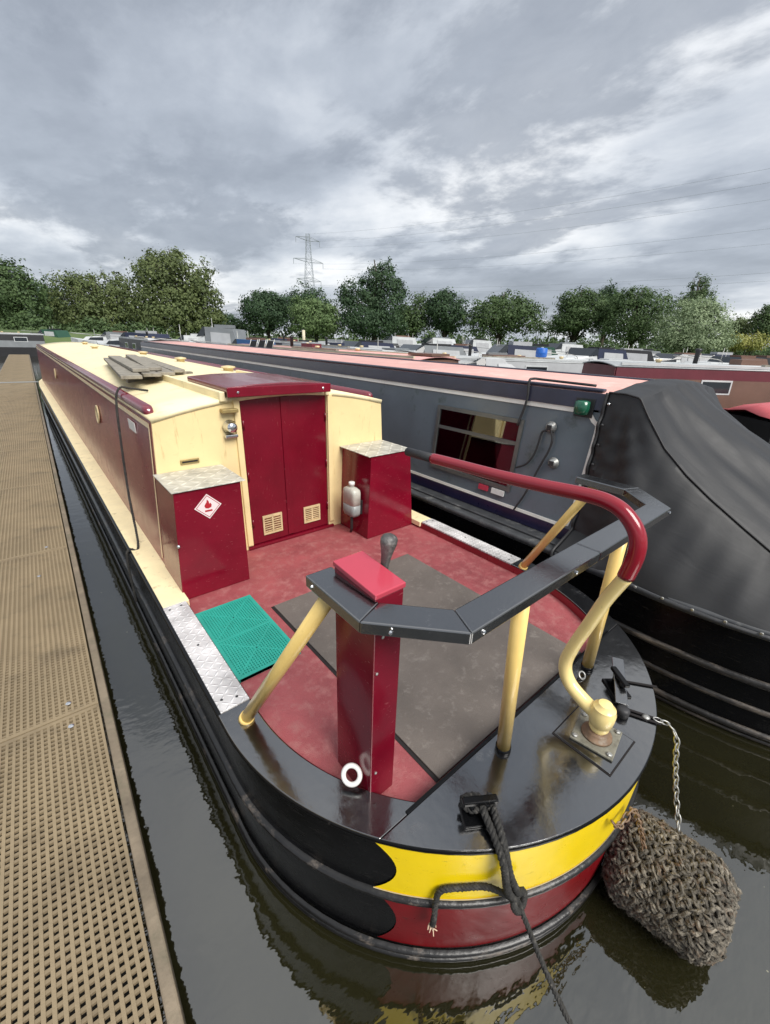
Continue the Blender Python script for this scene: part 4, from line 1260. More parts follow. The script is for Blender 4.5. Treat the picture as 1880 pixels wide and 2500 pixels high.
def canvas_mat():
    m = paint('black_canvas', (0.0090, 0.0094, 0.011), 0.58, 0.25, 3, bump=0.0, ior=1.6)
    n, l, b = m.node_tree.nodes, m.node_tree.links, m.node_tree.nodes['Principled BSDF']
    t = n.new('ShaderNodeTexCoord'); mp = n.new('ShaderNodeMapping'); mp.inputs['Rotation'].default_value = (0.2, 0.1, 0.5); mp.inputs['Scale'].default_value = (1.6, 0.22, 0.9)
    l.new(t.outputs['Object'], mp.inputs[0])
    w = n.new('ShaderNodeTexNoise'); w.inputs['Scale'].default_value = 6; w.inputs['Detail'].default_value = 5; w.inputs['Distortion'].default_value = 0.8
    l.new(mp.outputs[0], w.inputs['Vector'])
    bp = n.new('ShaderNodeBump'); bp.inputs['Strength'].default_value = 0.10; bp.inputs['Distance'].default_value = 0.03
    l.new(w.outputs[0], bp.inputs['Height']); l.new(bp.outputs[0], b.inputs['Normal'])
    return m
MT['canvas'] = canvas_mat()
MT['canvas_hem'] = paint('canvas_hem', (0.045, 0.047, 0.052), 0.6, 0.2, 8, bump=0.2, bscale=60)
NX, NZ = 2.24, 0.74
NB = thing('narrowboat', (NX, 8.0, 0), 'grey narrowboat with faded pink roof, navy handrail and black stern canopy', 'narrowboat')
NEC, NEB = 0.55, 1.50
def nb_out(ox=0.0, z=NZ):
    tum = 0.07 * (NZ - z) / NZ
    a_ = 1.04 + ox - tum
    pts = []
    bowp = [(0.0, 17.6), (-0.25, 17.3), (-0.62, 16.5), (-0.9, 15.4), (-1.0, 14.4)]
    for x, y in bowp: pts.append(Vector((NX + x, y, z)))
    for y in (12, 9, 6, 4, 3, 2, 1.2): pts.append(Vector((NX - a_, y, z)))
    for k in range(41):
        a = math.pi + math.pi * k / 40
        pts.append(Vector((NX + a_ * math.cos(a), NEC + (NEB + ox - tum) * math.sin(a), z)))
    for y in (1.2, 2, 3, 4, 6, 9, 12): pts.append(Vector((NX + a_, y, z)))
    for x, y in reversed(bowp): pts.append(Vector((NX - x, y, z)))
    return pts
def nb_strip(levels):
    mb = MB(); mb.grid([nb_out(ox, z) for ox, z in levels]); return mb
nhull = nb_strip([(-0.05, -0.35), (0, 0), (0, 0.3), (0, NZ - 0.03)]).build('hull', 'hull_black', NB, smooth=True)
for z, h, d in ((0.40, 0.05, 0.026), (0.22, 0.040, 0.020), (0.06, 0.044, 0.024), (0.015, 0.024, 0.012)):
    lv = []
    for k in range(7):
        a = -math.pi / 2 + math.pi * k / 6
        lv.append((-0.003 + d * math.cos(a), z + h / 2 * math.sin(a)))
    nb_strip(lv).build('rubbing_strake', 'nb_strake', nhull, smooth=True)
nb_strip([(0.0, NZ - 0.05), (0.014, NZ - 0.045), (0.018, NZ - 0.02), (0.012, NZ - 0.002), (-0.02, NZ)]).build('gunwale_rim', 'nb_deck', nhull, smooth=True)
mb = MB(); mb.add(nb_out(-0.006, NZ - 0.004), [list(range(len(nb_out())))])
mb.build('deck', 'nb_deck', NB)
mb = MB(); mb.bounds(1.262, 1.285, 1.10, 14.0, NZ - 0.003, NZ + 0.012)
mb.build('gunwale_edge', 'nb_deck', NB, bevel=0.004)
def nbx(z): return 1.40 + 0.08 * (z - 0.74) / 0.88
NYA, NYF = 1.145, 14.2
def nb_quad(name, y0, y1, z0, z1, mat, out=0.003, par=NB, th=0.006, s_=-1):
    """panel lying on the sloping cabin side"""
    mb = MB()
    def X(z, o_): return NX + s_ * ((NX - nbx(z)) + o_)
    mb.hexa([(X(z0, out), y0, z0), (X(z0, out), y1, z0), (X(z0, out - th), y1, z0), (X(z0, out - th), y0, z0),
             (X(z1, out), y0, z1), (X(z1, out), y1, z1), (X(z1, out - th), y1, z1), (X(z1, out - th), y0, z1)])
    return mb.build(name, mat, par)
WY0, WY1, WZ0, WZ1 = 1.700, 2.575, 0.955, 1.515
for s_ in (-1, 1):
    if s_ < 0:
        # left side built round its window opening
        nb_quad('cabin_side', WY1, NYF, NZ, 1.64, 'nb_grey', 0.0, th=0.03)
        sd_ = nb_quad('cabin_side', NYA, WY0, NZ, 1.64, 'nb_grey', 0.0, th=0.03)
        nb_quad('cabin_side', WY0 + .0005, WY1 - .0005, NZ, WZ0, 'nb_grey', 0.0, th=0.03)
        nb_quad('cabin_side', WY0 + .0005, WY1 - .0005, WZ1, 1.64, 'nb_grey', 0.0, th=0.03)
    else:
        nb_quad('cabin_side', NYA, NYF, NZ, 1.64, 'nb_grey', 0.0, th=0.03, s_=1)
nb_quad('lower_band', NYA, NYF, NZ + 0.001, 0.828, 'nb_navy', 0.004)
nb_quad('coach_line', 1.27, NYF, 0.828, 0.852, 'nb_white', 0.005)
nb_quad('upper_band', NYA - 0.002, NYF, 1.655, 1.758, 'nb_rail', 0.012, th=0.05)
nb_quad('coach_line', 1.33, NYF, 1.622, 1.654, 'nb_white', 0.006)
nb_quad('aft_band', NYA - 0.001, 1.172, 0.86, 1.640, 'nb_navy', 0.003)
# curved corner line and upright line near the aft end
def nb_line(pts, w, mat, name):
    mb = MB(); P_ = [Vector((nbx(z) - 0.007, y, z)) for y, z in pts]
    L_, R_ = [], []
    for i, p in enumerate(P_):
        t = (P_[min(i + 1, len(P_) - 1)] - P_[max(i - 1, 0)]).normalized(); nn = t.cross(Vector((1, 0, -0.09))).normalized() * w / 2
        L_.append(p - nn); R_.append(p + nn)
    mb.grid([L_, R_])
    return mb.build(name, mat, NB, solid=0.003)
nb_line([(1.335, 1.643), (1.27, 1.640), (1.235, 1.620), (1.205, 1.585), (1.170, 1.560), (1.168, 1.50), (1.175, 1.20), (1.185, 0.95), (1.20, 0.86), (1.28, 0.840)], 0.028, 'nb_white', 'corner_line')
# roof
mb = MB(); rows = []
hw = NX - nbx(1.755)
for y in (NYA - 0.01, 3, 6, 9, 12, NYF + 0.03):
    rows.append([Vector((NX + hw * k / 6, y, 1.757 + 0.045 * (1 - (k / 6) ** 2))) for k in range(-6, 7)])
mb.grid(rows)
nroof = mb.build('roof', 'nb_roof', NB, smooth=True, solid=0.025)
for s_ in (-1, 1):
    mb = MB(); mb.bounds(NX + s_ * (hw - 0.03) - 0.028, NX + s_ * (hw - 0.03) + 0.028, NYA + 0.05, NYF - 0.2, 1.7645, 1.785)
    mb.build('handrail', 'nb_rail', NB, bevel=0.008)
mb = MB(); mb.extr([(nbx(NZ) + .01, NYA + 0.03, NZ), (2 * NX - nbx(NZ) - .01, NYA + 0.03, NZ), (2 * NX - nbx(1.74) - .01, NYA + 0.03, 1.74), (nbx(1.74) + .01, NYA + 0.03, 1.74)], (0, 0.02, 0))
mb.build('aft_bulkhead', 'nb_navy', NB)
mb = MB(); mb.extr([(nbx(NZ) + .01, NYF, NZ), (2 * NX - nbx(NZ) - .01, NYF, NZ), (2 * NX - nbx(1.74) - .01, NYF, 1.74), (nbx(1.74) + .01, NYF, 1.74)], (0, 0.02, 0))
mb.build('forward_bulkhead', 'nb_navy', NB)
# window: frame, bars, glass, curtain, dark inside
mb = MB()
def fbar(y0, y1, z0, z1, o0=0.014, o1=-0.02):
    mb.hexa([(nbx(z0) - o0, y0, z0), (nbx(z0) - o0, y1, z0), (nbx(z0) - o1, y1, z0), (nbx(z0) - o1, y0, z0),
             (nbx(z1) - o0, y0, z1), (nbx(z1) - o0, y1, z1), (nbx(z1) - o1, y1, z1), (nbx(z1) - o1, y0, z1)])
fw = 0.032
fbar(WY0 + 0.001, WY1 - 0.001, WZ0 + 0.001, WZ0 + fw); fbar(WY0 + 0.001, WY1 - 0.001, WZ1 - fw, WZ1 - 0.001)
fbar(WY0 + 0.001, WY0 + fw, WZ0 + fw, WZ1 - fw); fbar(WY1 - fw, WY1 - 0.001, WZ0 + fw, WZ1 - fw)
nwin = mb.build('window', 'frame_alu', NB)
mb = MB(); fbar(WY0 + fw, WY1 - fw, 1.318, 1.344, 0.010)
mb.build('window_bar', 'frame_alu', nwin)
for (za, zb) in ((WZ0 + fw, 1.318), (1.344, WZ1 - fw)):
    mb = MB(); fbar(WY0 + fw, WY1 - fw, za, zb, 0.0, -0.004)
    mb.build('pane', 'glass', nwin)
mb = MB()
mb.bounds(1.62, 1.64, WY0 - 0.15, WY1 + 0.15, WZ0 - 0.15, 1.62)
mb.build('cabin_interior', 'inside', NB)
mb = MB(); rows = []
for j in range(2):
    z = (WZ0 + 0.0, WZ1)[j]
    rows.append([Vector((nbx(z) + 0.030 + 0.008 * math.sin(k * 1.3), 2.425 + 0.13 * k / 16, z)) for k in range(17)])
mb.grid(rows)
mb.build('curtain', 'curtain', nwin, smooth=True)
for q_ in (7.0, 9.5, 12.0):
    nb_quad('window', q_ - 0.42, q_ + 0.42, 1.05, 1.50, 'frame_alu', 0.012, th=0.02)
    nb_quad('pane', q_ - 0.38, q_ + 0.38, 1.09, 1.46, 'black_gloss', 0.0145, th=0.004, par=[o for o in NB.children if o.name.startswith('window')][-1])
# green side lamp
mb = MB(); mb.lathe([(0.030, -0.045), (0.046, -0.040), (0.050, 0.0), (0.046, 0.040), (0.030, 0.046)], (nbx(1.66) - 0.042, 1.285, 1.662), 16)
nl = mb.build('side_lamp', 'nav_green', NB, smooth=True)
mb = MB(); mb.bounds(nbx(1.66) - 0.016, nbx(1.66) - 0.009, 1.22, 1.345, 1.60, 1.72)
mb.build('lamp_bracket', 'rubber', nl)
# shore-power socket with cable, second socket cap
for (y_, z_, nm) in ((1.482, 1.498, 'power_socket'), (1.405, 1.258, 'water_filler')):
    mb = MB(); mb.lathe([(0.042, 0), (0.042, 0.008), (0.030, 0.014), (0.028, 0.030), (0.016, 0.034)], (0, 0, 0), 16, 'X')
    for q in mb.v: q.x *= -1; q += Vector((nbx(z_) - 0.002, y_, z_))
    s1 = mb.build(nm, 'steel', NB, smooth=True)
    mb = MB(); mb.bounds(nbx(z_) - 0.040, nbx(z_) - 0.034, y_ - 0.018, y_ + 0.018, z_ - 0.018, z_ + 0.018)
    mb.build('socket_cap', 'rubber', s1, bevel=0.004)
cb = [(1.468, 1.478), (1.448, 1.44), (1.441, 1.398), (1.452, 1.33), (1.475, 1.262), (1.512, 1.14), (1.56, 0.98), (1.62, 0.84)]
mb = MB(); mb.tube(spline([(nbx(z) - 0.028, y, z) for y, z in cb], 8), 0.0075, 8)
mb.build('power_cable', 'rubber', NB, smooth=True)
cb = [(1.500, 1.476), (1.532, 1.455), (1.541, 1.378), (1.556, 1.29), (1.60, 1.21), (1.68, 1.16)]
mb = MB(); mb.tube(spline([(nbx(z) - 0.026, y, z) for y, z in cb], 8), 0.0075, 8)
mb.build('power_cable', 'rubber', NB, smooth=True)
# hook-on bar on the roof edge
cb = [(nbx(1.45) - 0.02, 1.742, 1.47), (nbx(1.66) - 0.024, 1.706, 1.66), (nbx(1.75) - 0.026, 1.715, 1.785), (nbx(1.76) + 0.00, 1.70, 1.808), (nbx(1.76) + 0.03, 1.62, 1.805), (nbx(1.76) + 0.03, 1.26, 1.800)]
mb = MB(); mb.tube(spline(cb, 8), 0.009, 8)
mb.build('hanging_hook', 'rubber', NB, smooth=True)
nb_quad('red_sticker', 1.905, 1.992, 0.955, 0.995, 'sticker_red', 0.010, th=0.012) if False else None
for (y0, y1, mt_, nm) in ((1.900, 1.992, 'red_top', 'red_tag'), (1.745, 1.862, 'white', 'white_tag')):
    nb_quad(nm, y0, y1, 0.905, 0.948, mt_, 0.020, th=0.016)
# canopy
ST = [(1.150, 1.768, 1.830), (1.05, 1.770, 1.838), (0.965, 1.755, 1.830), (0.90, 1.66, 1.785), (0.77, 1.490, 1.690), (0.62, 1.360, 1.600), (0.48, 1.262, 1.520), (0.30, 1.150, 1.410), (0.15, 1.060, 1.320), (-0.10, 0.985, 1.17), (-0.40, 0.94, 1.05), (-0.70, 0.90, 0.95), (-0.93, 0.80, 0.82)]
def hullx(y):
    if y >= NEC: return 1.04
    t = min(1.0, (NEC - y) / NEB); return 1.04 * math.sqrt(max(0.0025, 1 - t * t))
rows = []
rn = random.Random(9)
import itertools
def st_interp(y):
    for (a, b) in zip(ST[:-1], ST[1:]):
        if a[0] >= y >= b[0]:
            t = (a[0] - y) / (a[0] - b[0]); return a[1] + (b[1] - a[1]) * t, a[2] + (b[2] - a[2]) * t
    return ST[-1][1:]
NYS = 130
NSD = 22
for i in range(NYS + 1):
    y = 1.150 + (-0.93 - 1.150) * i / NYS
    zl, zc_ = st_interp(y)
    hx_ = hullx(y)
    cxL = min(0.745, hx_ - 0.05)       # crease half width
    prof = []
    for k in range(NSD + 1):           # skirt and side up to the crease
        t = k / NSD
        x = (hx_ + 0.024) + (cxL - hx_ - 0.024) * (t ** 1.25)
        z = 0.695 + (zl - 0.695) * t
        w_ = max(0.0, min(1.0, (y - 0.72) / 0.40)); w_ = w_ * w_ * (3 - 2 * w_) * max(0.0, min(1.0, (z - 0.74) / 0.10))
        x = x * (1 - w_) + max(cxL, NX - nbx(z) + 0.014) * w_      # lies against the cabin side where it is laced
        dy, dz = 1.02 - y, 1.76 - z
        rr = math.hypot(dy, dz); th = math.atan2(dz, dy + 1e-6)
        env = math.sin(math.pi * min(1, t * 1.02)) ** 0.6
        fold = env * (0.015 * math.sin(th * 15 + 2.2 * rr) * min(1, rr / 0.25) * math.exp(-0.9 * rr)        # pulled from the hoop corner
                      + 0.012 * math.sin(y * 17 + 1.2 * math.sin(z * 5)) * (1 - t) + 0.007 * math.sin(y * 41 + z * 8) * (1 - t) * t * 2
                      + 0.010 * math.sin(y * 6 + z * 4))
        if y > 0.80: fold += 0.010 * math.sin(z * 46 + 2 * math.sin(y * 20)) * min(1, (y - 0.80) / 0.15) * env   # gathers at the lacing
        prof.append((-(x + fold), z))
    for k in range(1, 25):             # top, cambered
        u = k / 24
        x = -cxL + cxL * u
        sag = (0.012 * math.sin(u * 8 + y * 3) - 0.020 + 0.010 * math.sin(u * 17 + y * 5.5) * (0.4 + u) + 0.005 * math.sin(u * 31 - y * 7)) * math.sin(math.pi * u) ** 0.6
        z = zl + (zc_ - zl) * (1 - (1 - u) ** 1.7) + sag * (1 if y < 0.95 else 0.2)
        prof.append((x, z))
    full = prof + [(-x, z) for x, z in reversed(prof[:-1])]
    rows.append([Vector((NX + x, y, z)) for x, z in full])
mb = MB(); mb.grid(rows)
can = mb.build('canopy', 'canvas', NB, autos=True, solid=0.006)
mb = MB(); mb.tube([r[NSD] + Vector((-0.002, 0, 0.003)) for r in rows], 0.006, 6)
mb.build('seam', 'canvas', can, smooth=True)

hem = [[r[0] + Vector((-0.004, 0, 0.0)) for r in rows], [r[0] + Vector((-0.006, 0, 0.03)) + (r[3] - r[0]) * 0.05 for r in rows], [r[0].lerp(r[3], 0.42) + Vector((-0.007, 0, 0.004)) for r in rows]]
mb = MB(); mb.grid(hem)
hm_ = mb.build('hem', 'canvas_hem', can, smooth=True, solid=0.003)
for q in range(6, 112, 9):
    p_ = hem[1][q]
    mb = MB(); mb.lathe([(0.009, 0), (0.009, .003), (.005, .004)], (0, 0, 0), 10, 'X')
    for v_ in mb.v: v_.x *= -1; v_ += Vector((p_.x - 0.003, p_.y, p_.z))
    mb.build('eyelet', 'steel', hm_, smooth=True)
# edge roll with lashing studs where the canopy meets the cabin
pts = [Vector((NX + r.x - NX - 0.004, 1.158, r.z)) for r in rows[0][:NSD + 1]]
mb = MB(); mb.tube(spline(pts, 4), 0.010, 8)
mb.build('canopy_edge', 'rubber', can, smooth=True)
for t_ in (0.94, 0.82, 0.70, 0.58, 0.46, 0.34):
    k = t_ * NSD; a = pts[int(k)].lerp(pts[min(NSD, int(k) + 1)], k - int(k))
    mb = MB(); mb.lathe([(0.010, 0), (0.009, .006), (.004, .010)], (0, 0, 0), 10, 'X')
    for q in mb.v: q.x *= -1; q += Vector((a.x - 0.008, a.y - 0.03, a.z))
    mb.build('stud', 'chrome' if t_ > 0.9 else 'rubber', can, smooth=True)
# ================================================================== BACKGROUND: OTHER BOATS
CR = ROT.col[0].copy(); CR.z = 0; CR.normalize()        # camera right on the ground
PALETTE = {}
def pal(key, col, rough=0.4, **kw):
    if key not in MT: MT[key] = paint(key, col, rough, 0.12, 2.0, **kw)
    return key
pal('bg_maroon', (0.125, 0.020, 0.030)); pal('bg_navy', (0.018, 0.024, 0.055)); pal('bg_green', (0.02, 0.075, 0.045)); pal('bg_white', (0.58, 0.60, 0.60)); pal('bg_cream', (0.62, 0.55, 0.40))
pal('bg_black', (0.020, 0.020, 0.022)); pal('bg_pink', (0.62, 0.33, 0.31), 0.6); pal('bg_grey', (0.20, 0.215, 0.225)); pal('bg_blue', (0.022, 0.075, 0.19)); pal('bg_roofgrey', (0.44, 0.45, 0.46), 0.55)
pal('bg_bluebright', (0.02, 0.13, 0.50)); pal('bg_pane', (0.02, 0.025, 0.03), 0.08); pal('bg_brown', (0.16, 0.09, 0.065)); pal('bg_teal', (0.12, 0.26, 0.24)); pal('bg_redbright', (0.52, 0.09, 0.10))
def far_narrowboat(loc, rotz, L, side, lower, roofm, label, height=1.62, handrail='bg_white', group='moored narrowboats in the marina', split=1.10):
    t = thing('narrowboat', loc, label, 'narrowboat', group, rotz)
    hwid = 1.03
    mb = MB()
    plan = [(-hwid * .5, -L / 2), (hwid * .5, -L / 2), (hwid, -L / 2 + .8), (hwid, L / 2 - 2.2), (hwid * .55, L / 2 - .6), (0, L / 2), (-hwid * .55, L / 2 - .6), (-hwid, L / 2 - 2.2), (-hwid, -L / 2 + .8)]
    mb.prism(plan, -0.2, 0.64); local_build(mb, 'hull', 'bg_black', t)
    y0, y1 = -L / 2 + 1.6, L / 2 - 2.6
    zt_ = height - .06
    def wx(z): return .90 + (.825 - .90) * (z - .64) / (zt_ - .64)
    for s_ in (-1, 1):
        for (za, zb, mt_, nm, e_) in ((.64, split, lower, 'lower_panel', 0.0), (split, zt_, side, 'upper_panel', 0.002)):
            mb = MB(); xa, xb = wx(za) + e_, wx(zb) + e_
            mb.hexa([(s_ * xa, y0 - e_, za), (s_ * xa, y1, za), (s_ * (xa - .04), y1, za), (s_ * (xa - .04), y0 - e_, za), (s_ * xb, y0 - e_, zb), (s_ * xb, y1, zb), (s_ * (xb - .04), y1, zb), (s_ * (xb - .04), y0 - e_, zb)])
            local_build(mb, nm, mt_, t)
        k = 0; y = y0 + 1.0
        while y + 0.9 < y1:
            mb = MB()
            mb.hexa([(s_ * .878, y, 1.02), (s_ * .878, y + .8, 1.02), (s_ * .85, y + .8, 1.02), (s_ * .85, y, 1.02), (s_ * .858, y, 1.36), (s_ * .858, y + .8, 1.36), (s_ * .82, y + .8, 1.36), (s_ * .82, y, 1.36)])
            w_ = local_build(mb, 'window', handrail, t)
            mb = MB()
            mb.hexa([(s_ * .882, y + .04, 1.06), (s_ * .882, y + .76, 1.06), (s_ * .85, y + .76, 1.06), (s_ * .85, y + .04, 1.06), (s_ * .866, y + .04, 1.32), (s_ * .866, y + .76, 1.32), (s_ * .82, y + .76, 1.32), (s_ * .82, y + .04, 1.32)])
            local_build(mb, 'pane', 'bg_pane', w_)
            y += 2.1
        mb = MB(); mb.bounds(s_ * .80 - .03, s_ * .80 + .03, y0 + .1, y1 - .1, height - .03, height + .025)
        local_build(mb, 'handrail', handrail, t)
    mb = MB(); rows = [[Vector((.84 * k / 4, y, height - .055 + .08 * (1 - (k / 4) ** 2))) for k in range(-4, 5)] for y in (y0 - .05, y1 + .05)]
    mb.grid(rows); local_build(mb, 'roof', roofm, t, smooth=True, solid=0.03)
    for y, nm in ((y0 - .01, 'aft_bulkhead'), (y1 + .01, 'forward_bulkhead')):
        mb = MB(); mb.extr([(-.87, y, .64), (.87, y, .64), (.81, y, height - .06), (-.81, y, height - .06)], (0, .02, 0))
        local_build(mb, nm, side, t)
    mb = MB(); mb.bounds(-.35, .35, y0 - .07, y0 + .75, height + .03, height + .085)
    local_build(mb, 'hatch', side, t)
    mb = MB(); mb.lathe([(0.06, 0), (0.06, 0.34), (0.085, 0.36), (0.085, 0.40), (0.05, 0.42)], (0.45, y0 + (y1 - y0) * 0.72, height - 0.02), 10)
    local_build(mb, 'chimney', 'bg_black', t, smooth=True)
    for fy in (0.3, 0.5, 0.85):
        mb = MB(); mb.lathe([(0.06, 0), (0.06, 0.04), (0.09, 0.05), (0.07, 0.09)], (0.0, y0 + (y1 - y0) * fy, height + 0.02), 10)
        local_build(mb, 'roof_vent', 'brass', t, smooth=True)
    mb = MB(); mb.bounds(-0.42, -0.30, y0 + (y1 - y0) * 0.35, y0 + (y1 - y0) * 0.35 + 2.6, height + 0.012, height + 0.06)
    local_build(mb, 'gang_plank', 'planks', t)
    mb = MB(); mb.bounds(0.15, 0.55, y0 + (y1 - y0) * 0.55, y0 + (y1 - y0) * 0.55 + 0.7, height + 0.0, height + 0.16)
    local_build(mb, 'roof_box', lower, t)
    return t
def far_cruiser(loc, rotz, L, hullm, canm, label, H=2.0, group='moored cruisers in the marina'):
    t = thing('cruiser', loc, label, 'cruiser', group, rotz)
    W = L * 0.165
    mb = MB(); rows = []
    for y, w, zk in ((-L / 2, .86, .95), (-L / 4, 1, .98), (L / 8, 1, 1.05), (L / 3, .75, 1.15), (L / 2, .04, 1.3)):
        rows.append([Vector((s_ * W * w * k, y, z)) for s_, k, z in ((-1, .75, -.2), (-1, .95, .35), (-1, 1, zk), (-1, .9, zk + .01), (1, .9, zk + .01), (1, 1, zk), (1, .95, .35), (1, .75, -.2))])
    mb.grid(rows)
    mb.f.append(list(range(8))); mb.mi.append(0)
    local_build(mb, 'hull', hullm, t)
    mb = MB(); mb.extr([(-W * .95, -L * .12, .96), (-W * .95, L * .26, 1.08), (-W * .8, L * .20, 1.42), (-W * .85, -L * .10, H * .82)], (2 * W * .88, 0, 0))
    cab = local_build(mb, 'cabin', 'bg_white', t)
    for s_ in (-1, 1):
        mb = MB(); mb.extr([(s_ * W * .955 - .01, -L * .06, 1.15), (s_ * W * .955 - .01, L * .16, 1.17), (s_ * W * .90 - .01, L * .13, 1.36), (s_ * W * .90 - .01, -L * .06, 1.42)], (0.02, 0, 0))
        local_build(mb, 'window', 'bg_pane', t)
    mb = MB(); mb.extr([(-W * .9, -L * .10, H * .82), (-W * .9, -L * .02, H * .80), (-W * .8, -L * .09, H), (-W * .8, -L * .12, H)], (2 * W * .85, 0, 0))
    local_build(mb, 'windscreen', 'bg_pane', t)
    mb = MB(); mb.extr([(-W * .92, -L * .47, 1.0), (-W * .92, -L * .11, 1.02), (-W * .82, -L * .11, H), (-W * .82, -L * .40, H * .97)], (2 * W * .87, 0, 0))
    cn = local_build(mb, 'canopy', canm, t)
    mb = MB(); mb.extr([(-W * .935, -L * .38, 1.2), (-W * .935, -L * .17, 1.22), (-W * .87, -L * .17, H * .9), (-W * .87, -L * .37, H * .88)], (2 * W * .91, 0, 0))
    local_build(mb, 'canopy_window', 'bg_roofgrey', cn)
    rq_ = random.Random(int(loc[0] * 100))
    for q in range(2):
        yy = rq_.uniform(-.35, .2) * L; xx = rq_.uniform(-.5, .5) * W
        mb = MB(); mb.tube([(xx, yy, 1.0), (xx + rq_.uniform(-.05, .05), yy, H + rq_.uniform(.05, .45))], 0.016, 5)
        local_build(mb, 'mast', 'steel', t, smooth=True)
    mb = MB(); mb.bounds(-W * .4, W * .3, -L * .35, -L * .18, H * .985, H + rq_.uniform(.06, .16))
    local_build(mb, 'roof_box', rq_.choice(['bg_grey', 'bg_black', 'bg_brown', 'bg_roofgrey']), t)
    for s_ in (-1, 1):
        for fy in (-.3, 0.05):
            mb = MB(); mb.lathe([(0.05, .25), (0.11, .33), (0.11, .75), (0.05, .83)], (s_ * (W * 1.0 + .10), fy * L, 0), 8)
            local_build(mb, 'side_fender', rq_.choice(['bg_white', 'bg_black', 'bg_blue']), t, smooth=True)
    # pulpit rail
    mb = MB(); mb.tube(spline([(-W * .9, L * .1, 1.05), (-W * .88, L * .12, 1.55), (-W * .6, L * .34, 1.65), (0, L * .5, 1.72), (W * .6, L * .34, 1.65), (W * .88, L * .12, 1.55), (W * .9, L * .1, 1.05)], 5), 0.018, 6)
    local_build(mb, 'pulpit_rail', 'steel', t, smooth=True)
    return t
def ground_at(px, depth):
    p = at_depth(px, 900, depth); return (p.x, p.y, 0)
YAWC = math.atan2(CR.y, CR.x)      # direction of the image's horizontal on the ground
# maroon boat lying across the view behind the grey neighbour
p1 = Vector(ground_at(1285, 11.0)); p2 = p1 + CR * 13.0
ctr = (p1 + p2) / 2
far_narrowboat(ctr, YAWC + math.pi / 2 + math.radians(2), 14.5, 'bg_maroon', 'bg_brown', 'bg_white', 'maroon narrowboat with white roof edge lying across the view behind the black canopy', 1.68, split=1.36)
# boats beyond the neighbour's roof
p = ground_at(900, 13.5)
far_narrowboat((6.6, 13.6, 0), math.radians(3), 15.0, 'bg_brown', 'bg_maroon', 'bg_pink', 'narrowboat with pink roof and brown sides just beyond the grey neighbour', 1.66, 'bg_cream')
far_narrowboat((10.2, 17.5, 0), math.radians(-2), 13.0, 'bg_grey', 'bg_navy', 'bg_roofgrey', 'grey-roofed narrowboat between the pink-roofed boat and the cruisers', 1.66)
far_narrowboat((13.0, 27.0, 0), math.radians(2), 14.0, 'bg_navy', 'bg_maroon', 'bg_roofgrey', 'narrowboat with navy sides and grey roof farther along the moorings', 1.7)
far_narrowboat((5.2, 31.5, 0), math.radians(1), 12.0, 'bg_black', 'bg_navy', 'bg_roofgrey', 'dark narrowboat beyond the cream roof, left of the grey tent cover', 1.65)
far_narrowboat((-3.6, 27.0, 0), math.radians(-1.2), 13.0, 'bg_grey', 'bg_grey', 'bg_roofgrey', 'grey narrowboat moored on the far left side of the pontoon', 1.5)
far_narrowboat((-2.2, 44.5, 0), math.radians(88), 9.0, 'bg_black', 'bg_grey', 'bg_roofgrey', 'dark grey narrowboat lying across the far end of the pontoon', 1.6)
far_narrowboat((-6.4, 37.5, 0), math.radians(2), 12.0, 'bg_maroon', 'bg_navy', 'bg_maroon', 'maroon narrowboat at the left edge beyond the pontoon', 1.7)
# cruisers
cruisers = [(330, 30, 70, 6.5, 'bg_white', 'bg_navy', 'white cruiser with navy hood right of the cream roof in the distance', 1.95),
            (395, 33, 20, 6.8, 'bg_grey', 'bg_black', 'grey cruiser with black hood left of the grey tent cover', 1.9),
            (503, 22, 84, 5.0, 'bg_grey', 'bg_grey', 'boat under a tall grey tent cover with pale window', 2.35),
            (577, 20, 80, 4.4, 'bg_blue', 'bg_blue', 'small boat under a blue cover beside the grey tent cover', 1.85),
            (835, 24, 120, 7.0, 'bg_white', 'bg_navy', 'white cruiser with navy hood behind the pink roofs', 1.9),
            (930, 40, 100, 7.5, 'bg_white', 'bg_white', 'white-covered cruiser below the tall dark tree', 2.35),
            (1025, 41, 100, 7.5, 'bg_white', 'bg_white', 'white-covered cruiser right of the tall dark tree', 2.35),
            (1125, 40, 100, 6.0, 'bg_white', 'bg_white', 'third white-covered cruiser in the far row', 2.3),
            (975, 21, 112, 7.5, 'bg_white', 'bg_grey', 'white cruiser with grey hood lying along the middle row', 1.85),
            (1190, 22, 96, 6.0, 'bg_white', 'bg_navy', 'white cruiser with navy wheelhouse hood in the middle row', 2.0),
            (1395, 24, 110, 7.0, 'bg_white', 'bg_navy', 'white cruiser with dark hood right of the blue barrel', 1.95),
            (1460, 27, 80, 6.5, 'bg_white', 'bg_black', 'white cruiser with black hood at the right of the middle row', 1.95),
            (1100, 15, 104, 7.6, 'bg_white', 'bg_roofgrey', 'pale cruiser with sharp bow just behind the pink roof', 1.55),
            (1600, 30, 95, 8.0, 'bg_white', 'bg_roofgrey', 'long white cruiser below the pale willow', 1.75),
            (1800, 26, 95, 7.0, 'bg_navy', 'bg_black', 'dark cruiser at the right edge below the yellow shrubs', 1.75),
            (700, 34, 95, 6.5, 'bg_white', 'bg_roofgrey', 'white cruiser with pale hood before the grass bank', 1.7)]
for (px_, dep, ang, L, hm, cm, lab, H) in cruisers:
    far_cruiser(ground_at(px_, dep), YAWC + math.radians(ang), L, hm, cm, lab, H)
